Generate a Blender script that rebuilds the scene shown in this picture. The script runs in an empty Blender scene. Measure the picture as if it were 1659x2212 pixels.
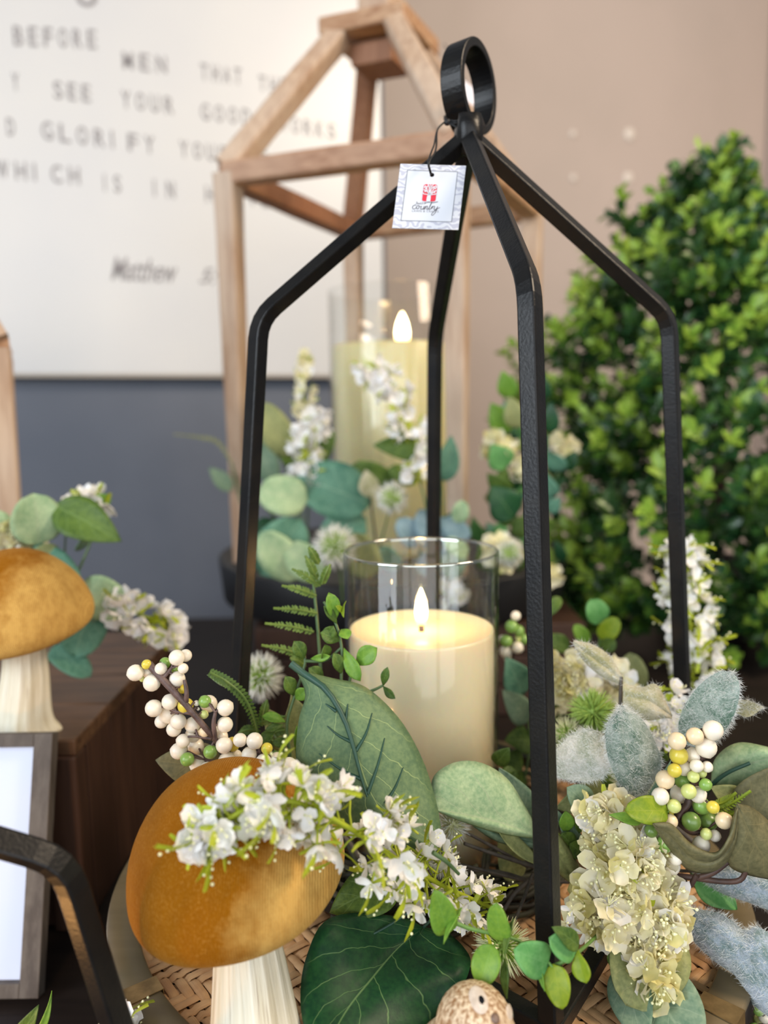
import bpy, bmesh, math, random
from mathutils import Vector, Matrix, noise
PI = math.pi
C = bpy.context.scene.collection
rnd = random.Random(7)
V = Vector
# ---------------------------------------------------------------- camera frame
F_PX, PITCH, ROLL, CAM_H = 1657.6, 0.1301, 0.0161, 0.2874
T = 0.90                                   # height of the round tray's rim above the floor
CAM = V((0, 0, T + CAM_H))
FW = V((0, math.cos(PITCH), -math.sin(PITCH)))
UP0 = V((0, math.sin(PITCH), math.cos(PITCH)))
RT = V((1, 0, 0)) * math.cos(ROLL) - UP0 * math.sin(ROLL)
UP = V((1, 0, 0)) * math.sin(ROLL) + UP0 * math.cos(ROLL)
def P(px, py, d):
    return CAM + FW * d + RT * ((px - 829.5) / F_PX * d) + UP * ((1106 - py) / F_PX * d)
def onplane(px, py, p0, n):
    r = P(px, py, 1.0) - CAM
    return CAM + r * ((p0 - CAM).dot(n) / r.dot(n))
def G(px, py, h):
    return onplane(px, py, V((0, 0, T + h)), V((0, 0, 1)))
# ---------------------------------------------------------------- objects
ORG = {}
def tagp(o, label=None, cat=None, group=None, kind=None):
    if label: o['label'] = label
    if cat: o['category'] = cat
    if group: o['group'] = group
    if kind: o['kind'] = kind
    return o
def thing(name, label, cat, loc, group=None):
    o = bpy.data.objects.new(name, None); C.objects.link(o)
    o.location = loc; o.empty_display_size = .01
    ORG[o.name] = V(loc)
    return tagp(o, label, cat, group)
class MB:
    def __init__(s): s.v = []; s.f = []; s.m = []; s.uv = []
    def add(s, verts, faces, m=0, uvs=None):
        b = len(s.v); s.v += [V(p) for p in verts]
        for f in faces:
            s.f.append([b + i for i in f]); s.m.append(m)
            s.uv.append([uvs[i] for i in f] if uvs else [(0.5, 0.5)] * len(f))
    def grid(s, rows, m=0, uvs=None, closeu=False):
        nr, nc = len(rows), len(rows[0]); vs = [p for r in rows for p in r]; fs = []
        for i in range(nr - 1):
            for j in range(nc if closeu else nc - 1):
                k = (j + 1) % nc
                fs.append((i * nc + j, i * nc + k, (i + 1) * nc + k, (i + 1) * nc + j))
        s.add(vs, fs, m, [u for r in uvs for u in r] if uvs else None)
    def tube(s, pts, rad, seg=8, m=0, cap=True, ref=None, phase=0):
        pts = [V(p) for p in pts]; n = len(pts)
        if not hasattr(rad, '__len__'): rad = [rad] * n
        rows = []; up = None
        for i in range(n):
            t = (pts[min(i + 1, n - 1)] - pts[max(i - 1, 0)]).normalized()
            if ref is not None: a = (ref - t * ref.dot(t)).normalized()
            else:
                if up is None: up = V((0, 0, 1)) if abs(t.z) < .9 else V((1, 0, 0))
                a = (up - t * up.dot(t)).normalized(); up = a
            b = t.cross(a)
            k = 1.0
            if ref is not None and 0 < i < n - 1:
                t1 = (pts[i] - pts[i - 1]).normalized(); t2 = (pts[i + 1] - pts[i]).normalized()
                k = 1 / max(.5, math.cos(t1.angle(t2) / 2))
            rows.append([pts[i] + (a * math.cos(phase + 2 * PI * j / seg) * k + b * math.sin(phase + 2 * PI * j / seg)) * rad[i] for j in range(seg)])
        b0 = len(s.v); s.grid(rows, m, None, True)
        if cap:
            s.add(rows[0], [tuple(reversed(range(seg)))], m); s.add(rows[-1], [tuple(range(seg))], m)
    def box(s, c, sx, sy, sz, ax=None, m=0):
        X, Y, Z = ax or (V((1, 0, 0)), V((0, 1, 0)), V((0, 0, 1)))
        vs = [V(c) + X * (a * sx / 2) + Y * (b * sy / 2) + Z * (d * sz / 2) for a in (-1, 1) for b in (-1, 1) for d in (-1, 1)]
        s.add(vs, [(0, 1, 3, 2), (4, 6, 7, 5), (0, 4, 5, 1), (2, 3, 7, 6), (0, 2, 6, 4), (1, 5, 7, 3)], m)
    def lathe(s, c, prof, seg=48, m=0, ax=None, fn=None):
        X, Y, Z = ax or (V((1, 0, 0)), V((0, 1, 0)), V((0, 0, 1)))
        rows = []
        for (r, z) in prof:
            row = []
            for j in range(seg):
                a = 2 * PI * j / seg; rr, zz = (fn(r, z, a) if fn else (r, z))
                row.append(V(c) + X * (rr * math.cos(a)) + Y * (rr * math.sin(a)) + Z * zz)
            rows.append(row)
        s.grid(rows, m, None, True)
        s.merge = True
    def ball(s, c, r, seg=12, m=0, sc=(1, 1, 1), ax=None):
        prof = [(max(1e-6, math.sin(PI * i / (seg // 2))) * r, -math.cos(PI * i / (seg // 2)) * r * sc[2]) for i in range(seg // 2 + 1)]
        s.lathe(c, prof, seg, m, ax, (lambda rr, z, a: (rr, z)))
    def build(s, name, mats, parent=None, smooth=True, sol=0, bev=0, sub=0, merge=None):
        me = bpy.data.meshes.new(name)
        o0 = V((0, 0, 0))
        if parent is not None: o0 = ORG[parent.name]
        me.from_pydata([p - o0 for p in s.v], [], s.f)
        if not isinstance(mats, (list, tuple)): mats = [mats]
        for m in mats: me.materials.append(m)
        me.polygons.foreach_set('material_index', s.m)
        uvl = me.uv_layers.new(name='UVMap')
        uvl.data.foreach_set('uv', [c for f in s.uv for u in f for c in u])
        me.polygons.foreach_set('use_smooth', [smooth] * len(me.polygons))
        me.validate(); me.update()
        if merge or (merge is None and getattr(s, 'merge', False)):
            bm = bmesh.new(); bm.from_mesh(me); bmesh.ops.remove_doubles(bm, verts=bm.verts, dist=2e-6)
            bmesh.ops.recalc_face_normals(bm, faces=bm.faces); bm.to_mesh(me); bm.free()
        o = bpy.data.objects.new(name, me); C.objects.link(o)
        if parent is not None:
            o.parent = parent; ORG[o.name] = o0
        if sol: q = o.modifiers.new('s', 'SOLIDIFY'); q.thickness = sol; q.offset = 0
        if bev: q = o.modifiers.new('b', 'BEVEL'); q.width = bev; q.segments = 2; q.limit_method = 'ANGLE'
        if sub: q = o.modifiers.new('u', 'SUBSURF'); q.levels = sub; q.render_levels = sub
        return o
def inst(src_mesh, name, parent, loc, rot=None, sc=1.0):
    o = bpy.data.objects.new(name, src_mesh); C.objects.link(o); o.parent = parent
    M = (rot.to_4x4() if rot is not None else Matrix.Identity(4))
    o.matrix_local = Matrix.Translation(V(loc) - ORG[parent.name]) @ M @ Matrix.Scale(sc, 4)
    return o
def frame_z(z, x=None):
    z = V(z).normalized(); x = V(x) if x is not None else (V((1, 0, 0)) if abs(z.x) < .8 else V((0, 1, 0)))
    x = (x - z * x.dot(z)).normalized(); y = z.cross(x)
    return Matrix((x, y, z)).transposed()
def cat(pts, n):
    """Catmull-Rom through points (tuples of any size), n samples."""
    pts = [tuple(p) for p in pts]
    if len(pts) == 2: pts = [pts[0], tuple((a + b) / 2 for a, b in zip(*pts)), pts[1]]
    ex = [tuple(2 * a - b for a, b in zip(pts[0], pts[1]))] + pts + [tuple(2 * a - b for a, b in zip(pts[-1], pts[-2]))]
    out = []; segs = len(pts) - 1
    for i in range(n):
        u = i / (n - 1) * segs; k = min(int(u), segs - 1); t = u - k
        p0, p1, p2, p3 = ex[k:k + 4]
        out.append(tuple(.5 * ((2 * b) + (-a + c) * t + (2 * a - 5 * b + 4 * c - d) * t * t + (-a + 3 * b - 3 * c + d) * t ** 3) for a, b, c, d in zip(p0, p1, p2, p3)))
    return out
# ---------------------------------------------------------------- materials
def srgb(r, g, b):
    f = lambda c: (c / 255) / 12.92 if c / 255 <= .04045 else ((c / 255 + .055) / 1.055) ** 2.4
    return (f(r), f(g), f(b), 1)
class NT:
    def __init__(s, name):
        s.m = bpy.data.materials.new(name); s.m.use_nodes = True; s.t = s.m.node_tree; s.t.nodes.clear()
        s.out = s.n('ShaderNodeOutputMaterial')
    def n(s, kind, **kw):
        x = s.t.nodes.new(kind)
        for k, v in kw.items(): setattr(x, k, v)
        return x
    def l(s, a, b): s.t.links.new(a, b)
    def math(s, op, a, b=None, c=None):
        x = s.n('ShaderNodeMath', operation=op)
        for i, q in enumerate((a, b, c)):
            if q is None: continue
            if isinstance(q, (int, float)): x.inputs[i].default_value = q
            else: s.l(q, x.inputs[i])
        return x.outputs[0]
    def mix(s, fac, a, b):
        x = s.n('ShaderNodeMix', data_type='RGBA')
        for i, q in ((0, fac), (6, a), (7, b)):
            if isinstance(q, (int, float, tuple)): x.inputs[i].default_value = q
            else: s.l(q, x.inputs[i])
        return x.outputs[2]
    def ramp(s, fac, lo, hi):
        x = s.n('ShaderNodeMapRange'); s.l(fac, x.inputs[0]); x.inputs[1].default_value = lo; x.inputs[2].default_value = hi
        return x.outputs[0]
    def coords(s, which='Object', scale=(1, 1, 1)):
        c = s.n('ShaderNodeTexCoord'); mp = s.n('ShaderNodeMapping'); mp.inputs['Scale'].default_value = scale
        s.l(c.outputs[which], mp.inputs[0]); return mp.outputs[0]
    def noise(s, vec, scale, det=3, rough=.5):
        x = s.n('ShaderNodeTexNoise'); x.inputs['Scale'].default_value = scale; x.inputs['Detail'].default_value = det
        x.inputs['Roughness'].default_value = rough; s.l(vec, x.inputs['Vector']); return x.outputs['Fac']
    def bump(s, h, strength=.3, dist=.001):
        x = s.n('ShaderNodeBump'); x.inputs['Strength'].default_value = strength; x.inputs['Distance'].default_value = dist
        s.l(h, x.inputs['Height']); return x.outputs[0]
    def bsdf(s, col, rough=.5, metal=0, nrm=None, spec=None, sss=0, sssr=None, sheen=0, sheencol=None, coat=0, sheenr=.4, trans=0):
        b = s.n('ShaderNodeBsdfPrincipled')
        if isinstance(col, tuple): b.inputs['Base Color'].default_value = col
        else: s.l(col, b.inputs['Base Color'])
        if isinstance(rough, (int, float)): b.inputs['Roughness'].default_value = rough
        else: s.l(rough, b.inputs['Roughness'])
        b.inputs['Metallic'].default_value = metal
        if nrm is not None: s.l(nrm, b.inputs['Normal'])
        if spec is not None: b.inputs['Specular IOR Level'].default_value = spec
        if sss: b.inputs['Subsurface Weight'].default_value = sss; b.inputs['Subsurface Radius'].default_value = sssr or (1, .6, .3); b.inputs['Subsurface Scale'].default_value = .01
        if sheen: b.inputs['Sheen Weight'].default_value = sheen; b.inputs['Sheen Roughness'].default_value = sheenr; b.inputs['Sheen Tint'].default_value = sheencol or (1, 1, 1, 1)
        b.inputs['Coat Weight'].default_value = coat
        if trans:
            t = s.n('ShaderNodeBsdfTranslucent'); mx = s.n('ShaderNodeMixShader'); mx.inputs[0].default_value = trans
            if isinstance(col, tuple): t.inputs[0].default_value = col
            else: s.l(col, t.inputs[0])
            s.l(b.outputs[0], mx.inputs[1]); s.l(t.outputs[0], mx.inputs[2]); s.l(mx.outputs[0], s.out.inputs[0])
        else: s.l(b.outputs[0], s.out.inputs[0])
        return b
def mat(name, c1, c2=None, scale=20, rough=.5, bump=0, bscale=None, stretch=(1, 1, 1), lo=.35, hi=.65, **kw):
    n = NT(name); v = n.coords('Object', stretch)
    f = n.noise(v, scale, 4); col = n.mix(n.ramp(f, lo, hi), c1, c2) if c2 else c1
    nr = n.bump(n.noise(v, bscale or scale * 3, 4), bump) if bump else None
    n.bsdf(col, rough, nrm=nr, **kw); return n.m
def leafmat(name, base, dark, vein, nv=7, k=1.1, wv=.05, wm=.03, rough=.5, trans=.15, mott=60, veinmix=.7, bump=.25, sheen=0):
    """leaf surface with a midrib and forked side veins drawn from the leaf's own length and width coordinates"""
    n = NT(name); tc = n.n('ShaderNodeTexCoord'); sp = n.n('ShaderNodeSeparateXYZ'); n.l(tc.outputs['UV'], sp.inputs[0])
    ob = n.coords('Object'); u, v = sp.outputs[0], sp.outputs[1]
    a = n.math('MULTIPLY', n.math('ABSOLUTE', n.math('SUBTRACT', v, .5)), 2)
    nz = n.noise(ob, 90, 2)
    w = n.math('ADD', n.math('SUBTRACT', n.math('MULTIPLY', u, nv), n.math('MULTIPLY', n.math('POWER', a, .8), k * nv * .28)), n.math('MULTIPLY', nz, .5))
    w = n.math('ADD', w, n.math('MULTIPLY', n.math('GREATER_THAN', v, .5), .43))
    fr = n.math('ABSOLUTE', n.math('SUBTRACT', n.math('FRACT', w), .5))
    side = n.math('MULTIPLY', n.math('SUBTRACT', 1, n.ramp(fr, wv * .25, wv)), n.math('SUBTRACT', 1, n.ramp(a, .7, 1)))
    mid = n.math('SUBTRACT', 1, n.ramp(a, wm * .5, wm * 1.3))
    vm = n.math('MULTIPLY', n.math('MAXIMUM', side, mid), veinmix)
    mo = n.math('ADD', n.math('MULTIPLY', n.noise(ob, mott, 5, .65), .6), n.math('MULTIPLY', n.noise(ob, mott * 8, 3), .4))
    col = n.mix(n.ramp(mo, .38, .62), dark, base); col = n.mix(vm, col, vein)
    nr = n.bump(n.math('ADD', n.math('MULTIPLY', vm, -1), n.math('MULTIPLY', n.noise(ob, 900, 2), .25)), bump, .0006)
    n.bsdf(col, rough, nrm=nr, trans=trans, spec=.35, sheen=sheen, sheenr=.3); return n.m
S = srgb
M = {}
M['black_metal'] = mat('black_powder_coated_metal', (.006, .006, .0065, 1), (.011, .010, .009, 1), 60, .33, bump=.15, bscale=700, metal=.0, spec=.24)
M['string'] = mat('black_cord', (.008, .008, .009, 1), rough=.6)
def wood(name, c1, c2, c3, ax=2, rough=.6, sc=14, bump=.25):
    n = NT(name); st = [9, 9, 9]; st[ax] = .8
    v = n.coords('Object', tuple(st)); f = n.noise(v, sc, 5, .6); g = n.noise(n.coords('Object'), 6, 2)
    col = n.mix(n.ramp(f, .38, .62), c1, c2); col = n.mix(n.math('MULTIPLY', n.ramp(g, .4, .7), .6), col, c3)
    n.bsdf(col, rough, nrm=n.bump(f, bump, .001), spec=.3); return n.m
M['pale_wood'] = wood('washed_pale_wood', S(190, 162, 136), S(162, 130, 104), S(200, 182, 164))
M['red_wood'] = wood('reddish_washed_wood', S(150, 105, 78), S(125, 82, 58), S(160, 120, 92))
M['pale_wood_x'] = wood('washed_pale_wood_flat', S(190, 155, 122), S(150, 108, 78), S(180, 140, 105), 0)
M['crate'] = wood('dark_stained_crate_wood', S(62, 42, 33), S(34, 22, 18), S(78, 54, 40), 2, .55)
M['crate_top'] = wood('dark_stained_crate_top', S(92, 68, 50), S(50, 35, 27), S(112, 82, 58), 0, .45)
M['table'] = wood('brown_table_wood', S(36, 28, 24), S(24, 18, 16), S(42, 33, 28), 0, .55)
M['rim'] = wood('weathered_grey_brown_rim', S(112, 98, 72), S(98, 86, 62), S(120, 104, 76), 0, .38, 5, .08)
M['rim_dark'] = mat('dark_tray_side', S(60, 50, 42), S(40, 34, 30), 30, .5)
M['brass'] = mat('aged_brass_band', S(150, 122, 78), S(110, 88, 52), 120, .38, metal=.5)
M['frame_grey'] = wood('grey_brown_frame', S(104, 96, 88), S(78, 70, 64), S(90, 82, 76), 2)
def rattan():
    n = NT('woven_rattan'); ob = n.coords('Object'); g = n.n('ShaderNodeNewGeometry')
    tc = n.n('ShaderNodeTexCoord'); mp = n.n('ShaderNodeMapping'); mp.inputs['Scale'].default_value = (3, 60, 1); n.l(tc.outputs['UV'], mp.inputs[0])
    f = n.noise(mp.outputs[0], 1, 4, .6)
    col = n.mix(n.ramp(n.noise(ob, 55, 3), .38, .62), S(192, 144, 98), S(220, 178, 130)); col = n.mix(n.math('MULTIPLY', n.ramp(f, .5, .75), .6), col, S(124, 82, 52))
    n.bsdf(col, .45, nrm=n.bump(f, .4, .0006)); return n.m
M['rattan'] = rattan()
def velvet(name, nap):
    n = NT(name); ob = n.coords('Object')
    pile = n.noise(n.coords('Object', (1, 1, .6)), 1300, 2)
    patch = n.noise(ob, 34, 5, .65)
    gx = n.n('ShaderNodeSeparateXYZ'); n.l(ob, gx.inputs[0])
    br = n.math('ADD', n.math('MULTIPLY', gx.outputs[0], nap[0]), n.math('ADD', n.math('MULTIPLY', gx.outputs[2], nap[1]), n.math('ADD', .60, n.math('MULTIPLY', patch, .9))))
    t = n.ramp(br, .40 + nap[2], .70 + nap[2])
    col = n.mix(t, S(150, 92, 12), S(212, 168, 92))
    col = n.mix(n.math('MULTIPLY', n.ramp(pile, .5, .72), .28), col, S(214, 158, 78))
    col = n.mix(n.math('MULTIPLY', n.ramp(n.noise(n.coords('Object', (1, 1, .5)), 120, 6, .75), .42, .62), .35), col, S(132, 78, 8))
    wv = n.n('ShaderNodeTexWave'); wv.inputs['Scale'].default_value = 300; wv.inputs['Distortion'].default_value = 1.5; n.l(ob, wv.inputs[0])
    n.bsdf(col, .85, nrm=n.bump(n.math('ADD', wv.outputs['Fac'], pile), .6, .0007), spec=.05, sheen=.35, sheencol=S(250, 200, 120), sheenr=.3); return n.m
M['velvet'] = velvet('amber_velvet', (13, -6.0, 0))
def stemmat():
    n = NT('carved_cream_stem'); tc = n.n('ShaderNodeTexCoord'); sp = n.n('ShaderNodeSeparateXYZ'); n.l(tc.outputs['UV'], sp.inputs[0])
    v = n.coords('UV', (34, 1.6, 1)); f = n.noise(v, 1, 4, .6)
    col = n.mix(n.ramp(f, .35, .65), S(214, 204, 176), S(240, 234, 214)); col = n.mix(n.math('MULTIPLY', n.ramp(n.noise(v, 2.3, 3), .6, .75), .6), col, S(150, 124, 98))
    n.bsdf(col, .6, nrm=n.bump(f, .6, .002)); return n.m
M['stem_cream'] = stemmat()
def waxm(name, c, e):
    n = NT(name); n.bsdf(c, .28, sss=.6, sssr=(1, .55, .25), coat=.3); return n.m
M['wax'] = waxm('cream_wax', S(243, 228, 190), 0)
M['wax2'] = waxm('ribbed_pale_yellow_wax', S(226, 214, 160), 0)
def glass(name, tint=(1, 1, 1, 1)):
    n = NT(name); g = n.n('ShaderNodeBsdfGlossy'); g.inputs['Roughness'].default_value = .02
    t = n.n('ShaderNodeBsdfTransparent'); t.inputs[0].default_value = tint
    lw = n.n('ShaderNodeLayerWeight'); lw.inputs[0].default_value = .5; fac = n.math('ADD', .035, n.math('MULTIPLY', n.math('POWER', lw.outputs['Facing'], 4.5), .75)); mx = n.n('ShaderNodeMixShader')
    n.l(fac, mx.inputs[0]); n.l(t.outputs[0], mx.inputs[1]); n.l(g.outputs[0], mx.inputs[2]); n.l(mx.outputs[0], n.out.inputs[0]); return n.m
M['glass'] = glass('clear_glass', (.985, .99, .985, 1))
def flame():
    n = NT('lit_flame'); c = n.coords('Generated'); sp = n.n('ShaderNodeSeparateXYZ'); n.l(c, sp.inputs[0])
    e = n.n('ShaderNodeEmission'); col = n.mix(n.ramp(sp.outputs[2], .05, .38), (1, .50, .06, 1), (1, .80, .42, 1)); n.l(col, e.inputs[0])
    st = n.math('ADD', 1.6, n.math('MULTIPLY', n.ramp(sp.outputs[2], .1, .4), 7.0)); n.l(st, e.inputs[1]); t = n.n('ShaderNodeBsdfTransparent'); ad = n.n('ShaderNodeAddShader'); n.l(e.outputs[0], ad.inputs[0]); n.l(t.outputs[0], ad.inputs[1]); n.l(ad.outputs[0], n.out.inputs[0]); return n.m
M['flame'] = flame()
M['wick'] = mat('dark_flame_socket', (.05, .035, .02, 1), rough=.4)
# leaves
M['lf_sage'] = leafmat('sage_leaf_underside', S(118, 142, 98), S(90, 118, 84), S(172, 190, 126), 5.5, 1.3, .024, .010, .6, .12)
M['lf_dark'] = leafmat('deep_green_leaf', S(34, 82, 44), S(18, 60, 38), S(120, 154, 96), 6, 1.5, .028, .013, .42, .08)
M['lf_pale'] = leafmat('pale_eucalyptus_leaf', S(190, 210, 164), S(146, 178, 134), S(186, 192, 160), 5, 1.2, .05, .04, .6, .2, veinmix=.35)
M['lf_grey'] = leafmat('dusty_grey_green_leaf', S(136, 158, 130), S(102, 132, 108), S(160, 178, 150), 5, 1.2, .05, .04, .6, .15, veinmix=.4)
M['lf_olive'] = leafmat('olive_green_leaf', S(156, 160, 104), S(122, 130, 82), S(160, 156, 108), 5, 1.2, .05, .04, .55, .15, veinmix=.35)
M['lf_khaki'] = leafmat('khaki_brown_leaf', S(124, 118, 82), S(96, 94, 64), S(136, 126, 84), 5, 1.2, .05, .04, .55, .12, veinmix=.4)
M['lf_bright'] = leafmat('bright_green_leaf', S(134, 174, 64), S(106, 152, 56), S(140, 184, 92), 3, 1, .05, .05, .42, .25, veinmix=.25)
M['lf_mint'] = leafmat('mint_green_leaf', S(124, 182, 108), S(98, 162, 88), S(140, 190, 122), 3, 1, .05, .05, .42, .25, veinmix=.25)
M['lf_lime'] = leafmat('lime_green_leaf', S(156, 174, 44), S(128, 156, 38), S(176, 184, 70), 3, 1, .05, .05, .42, .28, veinmix=.25)
M['lf_moss'] = leafmat('moss_green_leaf', S(102, 128, 52), S(70, 98, 40), S(128, 156, 88), 5, 1, .06, .05, .5, .2, veinmix=.4)
M['lf_fern'] = leafmat('fern_green', S(122, 146, 66), S(84, 112, 46), S(140, 156, 80), 3, 1, .05, .08, .5, .25, veinmix=.3)
M['lf_blue'] = leafmat('blue_grey_leaf', S(140, 166, 176), S(108, 138, 146), S(170, 188, 190), 5, 1.2, .05, .04, .65, .1, veinmix=.3)
M['lf_teal'] = leafmat('teal_green_leaf', S(108, 154, 128), S(76, 124, 102), S(150, 182, 150), 5, 1.2, .05, .04, .55, .15, veinmix=.35)
M['box1'] = mat('boxwood_dark_leaf', S(58, 96, 44), S(34, 72, 42), 40, .3, trans=.15)
M['box2'] = mat('boxwood_mid_leaf', S(92, 130, 50), S(62, 104, 40), 40, .32, trans=.25)
M['box3'] = mat('boxwood_fresh_leaf', S(172, 202, 84), S(134, 174, 62), 40, .35, trans=.35)
M['rib'] = mat('dark_green_leaf_rib', S(48, 86, 70), S(38, 72, 58), 60, .5)
M['gstem'] = mat('green_plastic_stem', S(104, 146, 62), S(84, 122, 56), 60, .5)
M['mstem'] = mat('moss_green_stem', S(90, 116, 70), S(70, 96, 60), 60, .5)
M['bstem'] = mat('brown_twig', S(112, 90, 84), S(72, 54, 50), 160, .5, bump=.4)
M['tstem'] = mat('grey_brown_wire_stem', S(92, 84, 74), S(64, 58, 52), 160, .6, bump=.3)
M['rstem'] = mat('dark_brown_twig', S(82, 58, 48), S(56, 40, 34), 120, .55)
def fuzz(name, a, b):
    n = NT(name); ob = n.coords('Object'); f = n.math('ADD', n.math('MULTIPLY', n.noise(ob, 75, 4, .7), .7), n.math('MULTIPLY', n.noise(ob, 900, 3, .7), .3))
    n.bsdf(n.mix(n.ramp(f, .42, .6), a, b), .9, nrm=n.bump(n.noise(ob, 1500, 3, .7), .8, .001), sheen=.5, trans=.05, spec=.1); return n.m
M['fz_pale'] = fuzz('pale_felted_leaf', S(158, 166, 146), S(216, 214, 206))
M['fz_green'] = fuzz('grey_green_felted_leaf', S(98, 126, 108), S(186, 198, 188))
M['fz_blue'] = fuzz('blue_grey_felted_leaf', S(120, 142, 138), S(190, 200, 214))
M['fz_tan'] = fuzz('tan_felted_leaf', S(172, 168, 122), S(214, 206, 178))
M['hair'] = mat('pale_leaf_hairs', S(226, 228, 224), rough=.9, trans=.2)
M['pet_w'] = mat('white_petal', S(246, 247, 250), S(250, 244, 238), 90, .6, trans=.25)
M['pet_c'] = mat('cream_petal', S(240, 232, 180), S(246, 240, 218), 90, .6, trans=.25)
M['pet_y'] = mat('pale_yellow_petal', S(230, 222, 152), S(240, 232, 178), 90, .6, trans=.25)
M['sepal'] = mat('lime_sepal', S(186, 196, 42), S(168, 184, 52), 90, .5, trans=.2)
M['dot'] = mat('pale_stamen', S(246, 244, 196), rough=.4)
M['sp_w'] = mat('white_thistle_tip', S(236, 236, 226), rough=.6, trans=.2)
M['sp_g'] = mat('green_thistle_base', S(170, 196, 96), S(150, 182, 80), 60, .6, trans=.15)
M['sp_c'] = mat('cream_thistle_tip', S(222, 224, 176), rough=.6, trans=.2)
def berrym(name, a, b):
    n = NT(name); ob = n.coords('Object'); col = n.mix(n.ramp(n.noise(ob, 160, 3), .4, .66), a, b)
    n.bsdf(col, .32, sss=.15, coat=.25, nrm=n.bump(n.noise(ob, 500, 2), .08, .0005)); return n.m
M['b_w'] = berrym('ivory_berry', S(246, 238, 222), S(238, 222, 196)); M['b_p'] = berrym('peach_berry', S(246, 222, 184), S(240, 210, 166))
M['b_y'] = berrym('yellow_berry', S(224, 204, 76), S(206, 190, 70)); M['b_l'] = berrym('pale_lime_berry', S(212, 218, 138), S(196, 206, 120))
M['b_g'] = berrym('green_berry', S(140, 176, 86), S(116, 158, 70)); M['b_d'] = berrym('dark_green_berry', S(104, 132, 60), S(86, 114, 50))
# ---------------------------------------------------------------- plant generators
PROF = {
 'ovate': lambda u: max(0, math.sin(PI * u ** .72)) ** .85,
 'round': lambda u: max(0, 1 - (2 * u - 1) ** 2) ** .5 * (1 - .12 * u),
 'lance': lambda u: max(0, math.sin(PI * u ** .85)) ** 1.15,
 'obov': lambda u: max(0, math.sin(PI * u ** 1.45)) ** .75,
 'heart': lambda u: max(0, 1 - (2 * u - 1) ** 2) ** .5 * (1.12 - .45 * u),
}
def leaf_mb(b, t, w, twist=0, bend=.08, fold=.15, shape='ovate', n=14, m=8, wave=0.03, facing=None, sway=0):
    """a curved leaf from base b to tip t (world points), w = full width, turned by twist degrees about its own length"""
    b, t = V(b), V(t); ax = (t - b); L = ax.length; ax.normalize()
    view = (facing if facing is not None else (CAM - (b + t) / 2)).normalized()
    side = ax.cross(view)
    if side.length < .05: side = ax.cross(V((0, 0, 1)))
    side.normalize(); nor = side.cross(ax).normalized()
    q = Matrix.Rotation(math.radians(twist), 3, ax); side = q @ side; nor = q @ nor
    f = PROF[shape]; rows = []; uvs = []; ph = rnd.random() * 6
    for i in range(n + 1):
        u = i / n; hw = max(f(u) * w / 2, w * .004)
        c = b + ax * (L * u) + nor * (bend * L * 4 * u * (1 - u)) + side * (sway * L * 4 * u * (1 - u))
        row = []; uv = []
        for j in range(m + 1):
            v = -1 + 2 * j / m; a = abs(v)
            z = fold * hw * (a ** 1.4) + wave * w * math.sin(ph + u * 9 + (2.2 if v > 0 else 0)) * a * a
            row.append(c + side * (hw * v) - nor * z * -1); uv.append((u, (v + 1) / 2))
        rows.append(row); uvs.append(uv)
    mb = MB(); mb.grid(rows, 0, uvs); mb.frame = (b, ax, side, nor, L)
    return mb
def leaf(parent, b, t, w, mt, twist=0, bend=.08, fold=.15, shape='ovate', name='leaf', hair=None, thick=.0004, **kw):
    """b, t = (px, py, depth); w = width in pixels at the leaf's own distance"""
    d = (b[2] + t[2]) / 2; mb = leaf_mb(P(*b), P(*t), w * d / F_PX, twist, bend, fold, shape, **kw)
    return mb.build(name, M[mt], parent, sol=thick)
def leafo(parent, mid, left, right, m, dl=0, dr=0, n=26, mm=6, name='leaf', camber=.004, hair=0, thick=.0005):
    """a leaf whose two edges follow outlines: mid = (px,py,d) points, left/right = (px,py) points, dl/dr = how far each edge lies behind the midrib"""
    ms = cat(mid, n); ls = cat(left, n); rs = cat(right, n); rows = []; uvs = []
    for i in range(n):
        u = i / (n - 1); mx, my, md = ms[i]; s = math.sin(PI * u) ** .6 if 0 < u < 1 else 0
        c = P(mx, my, md); l = P(ls[i][0], ls[i][1], md + dl * s); r = P(rs[i][0], rs[i][1], md + dr * s)
        nv = (CAM - c).normalized(); row = []; uv = []
        for j in range(-mm, mm + 1):
            v = j / mm; a = abs(v); e = l if v < 0 else r
            row.append(c.lerp(e, a) + nv * (camber * s * 4 * a * (1 - a) + .0008 * math.sin(u * 23 + 3 * v) * a)); uv.append((u, (v + 1) / 2))
        rows.append(row); uvs.append(uv)
    mb = MB(); mb.grid(rows, 0, uvs)
    if hair: add_hair(mb, rows, hair)
    return mb.build(name, [M[m], M['hair']] if hair else M[m], parent, sol=0 if hair else thick)
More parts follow.
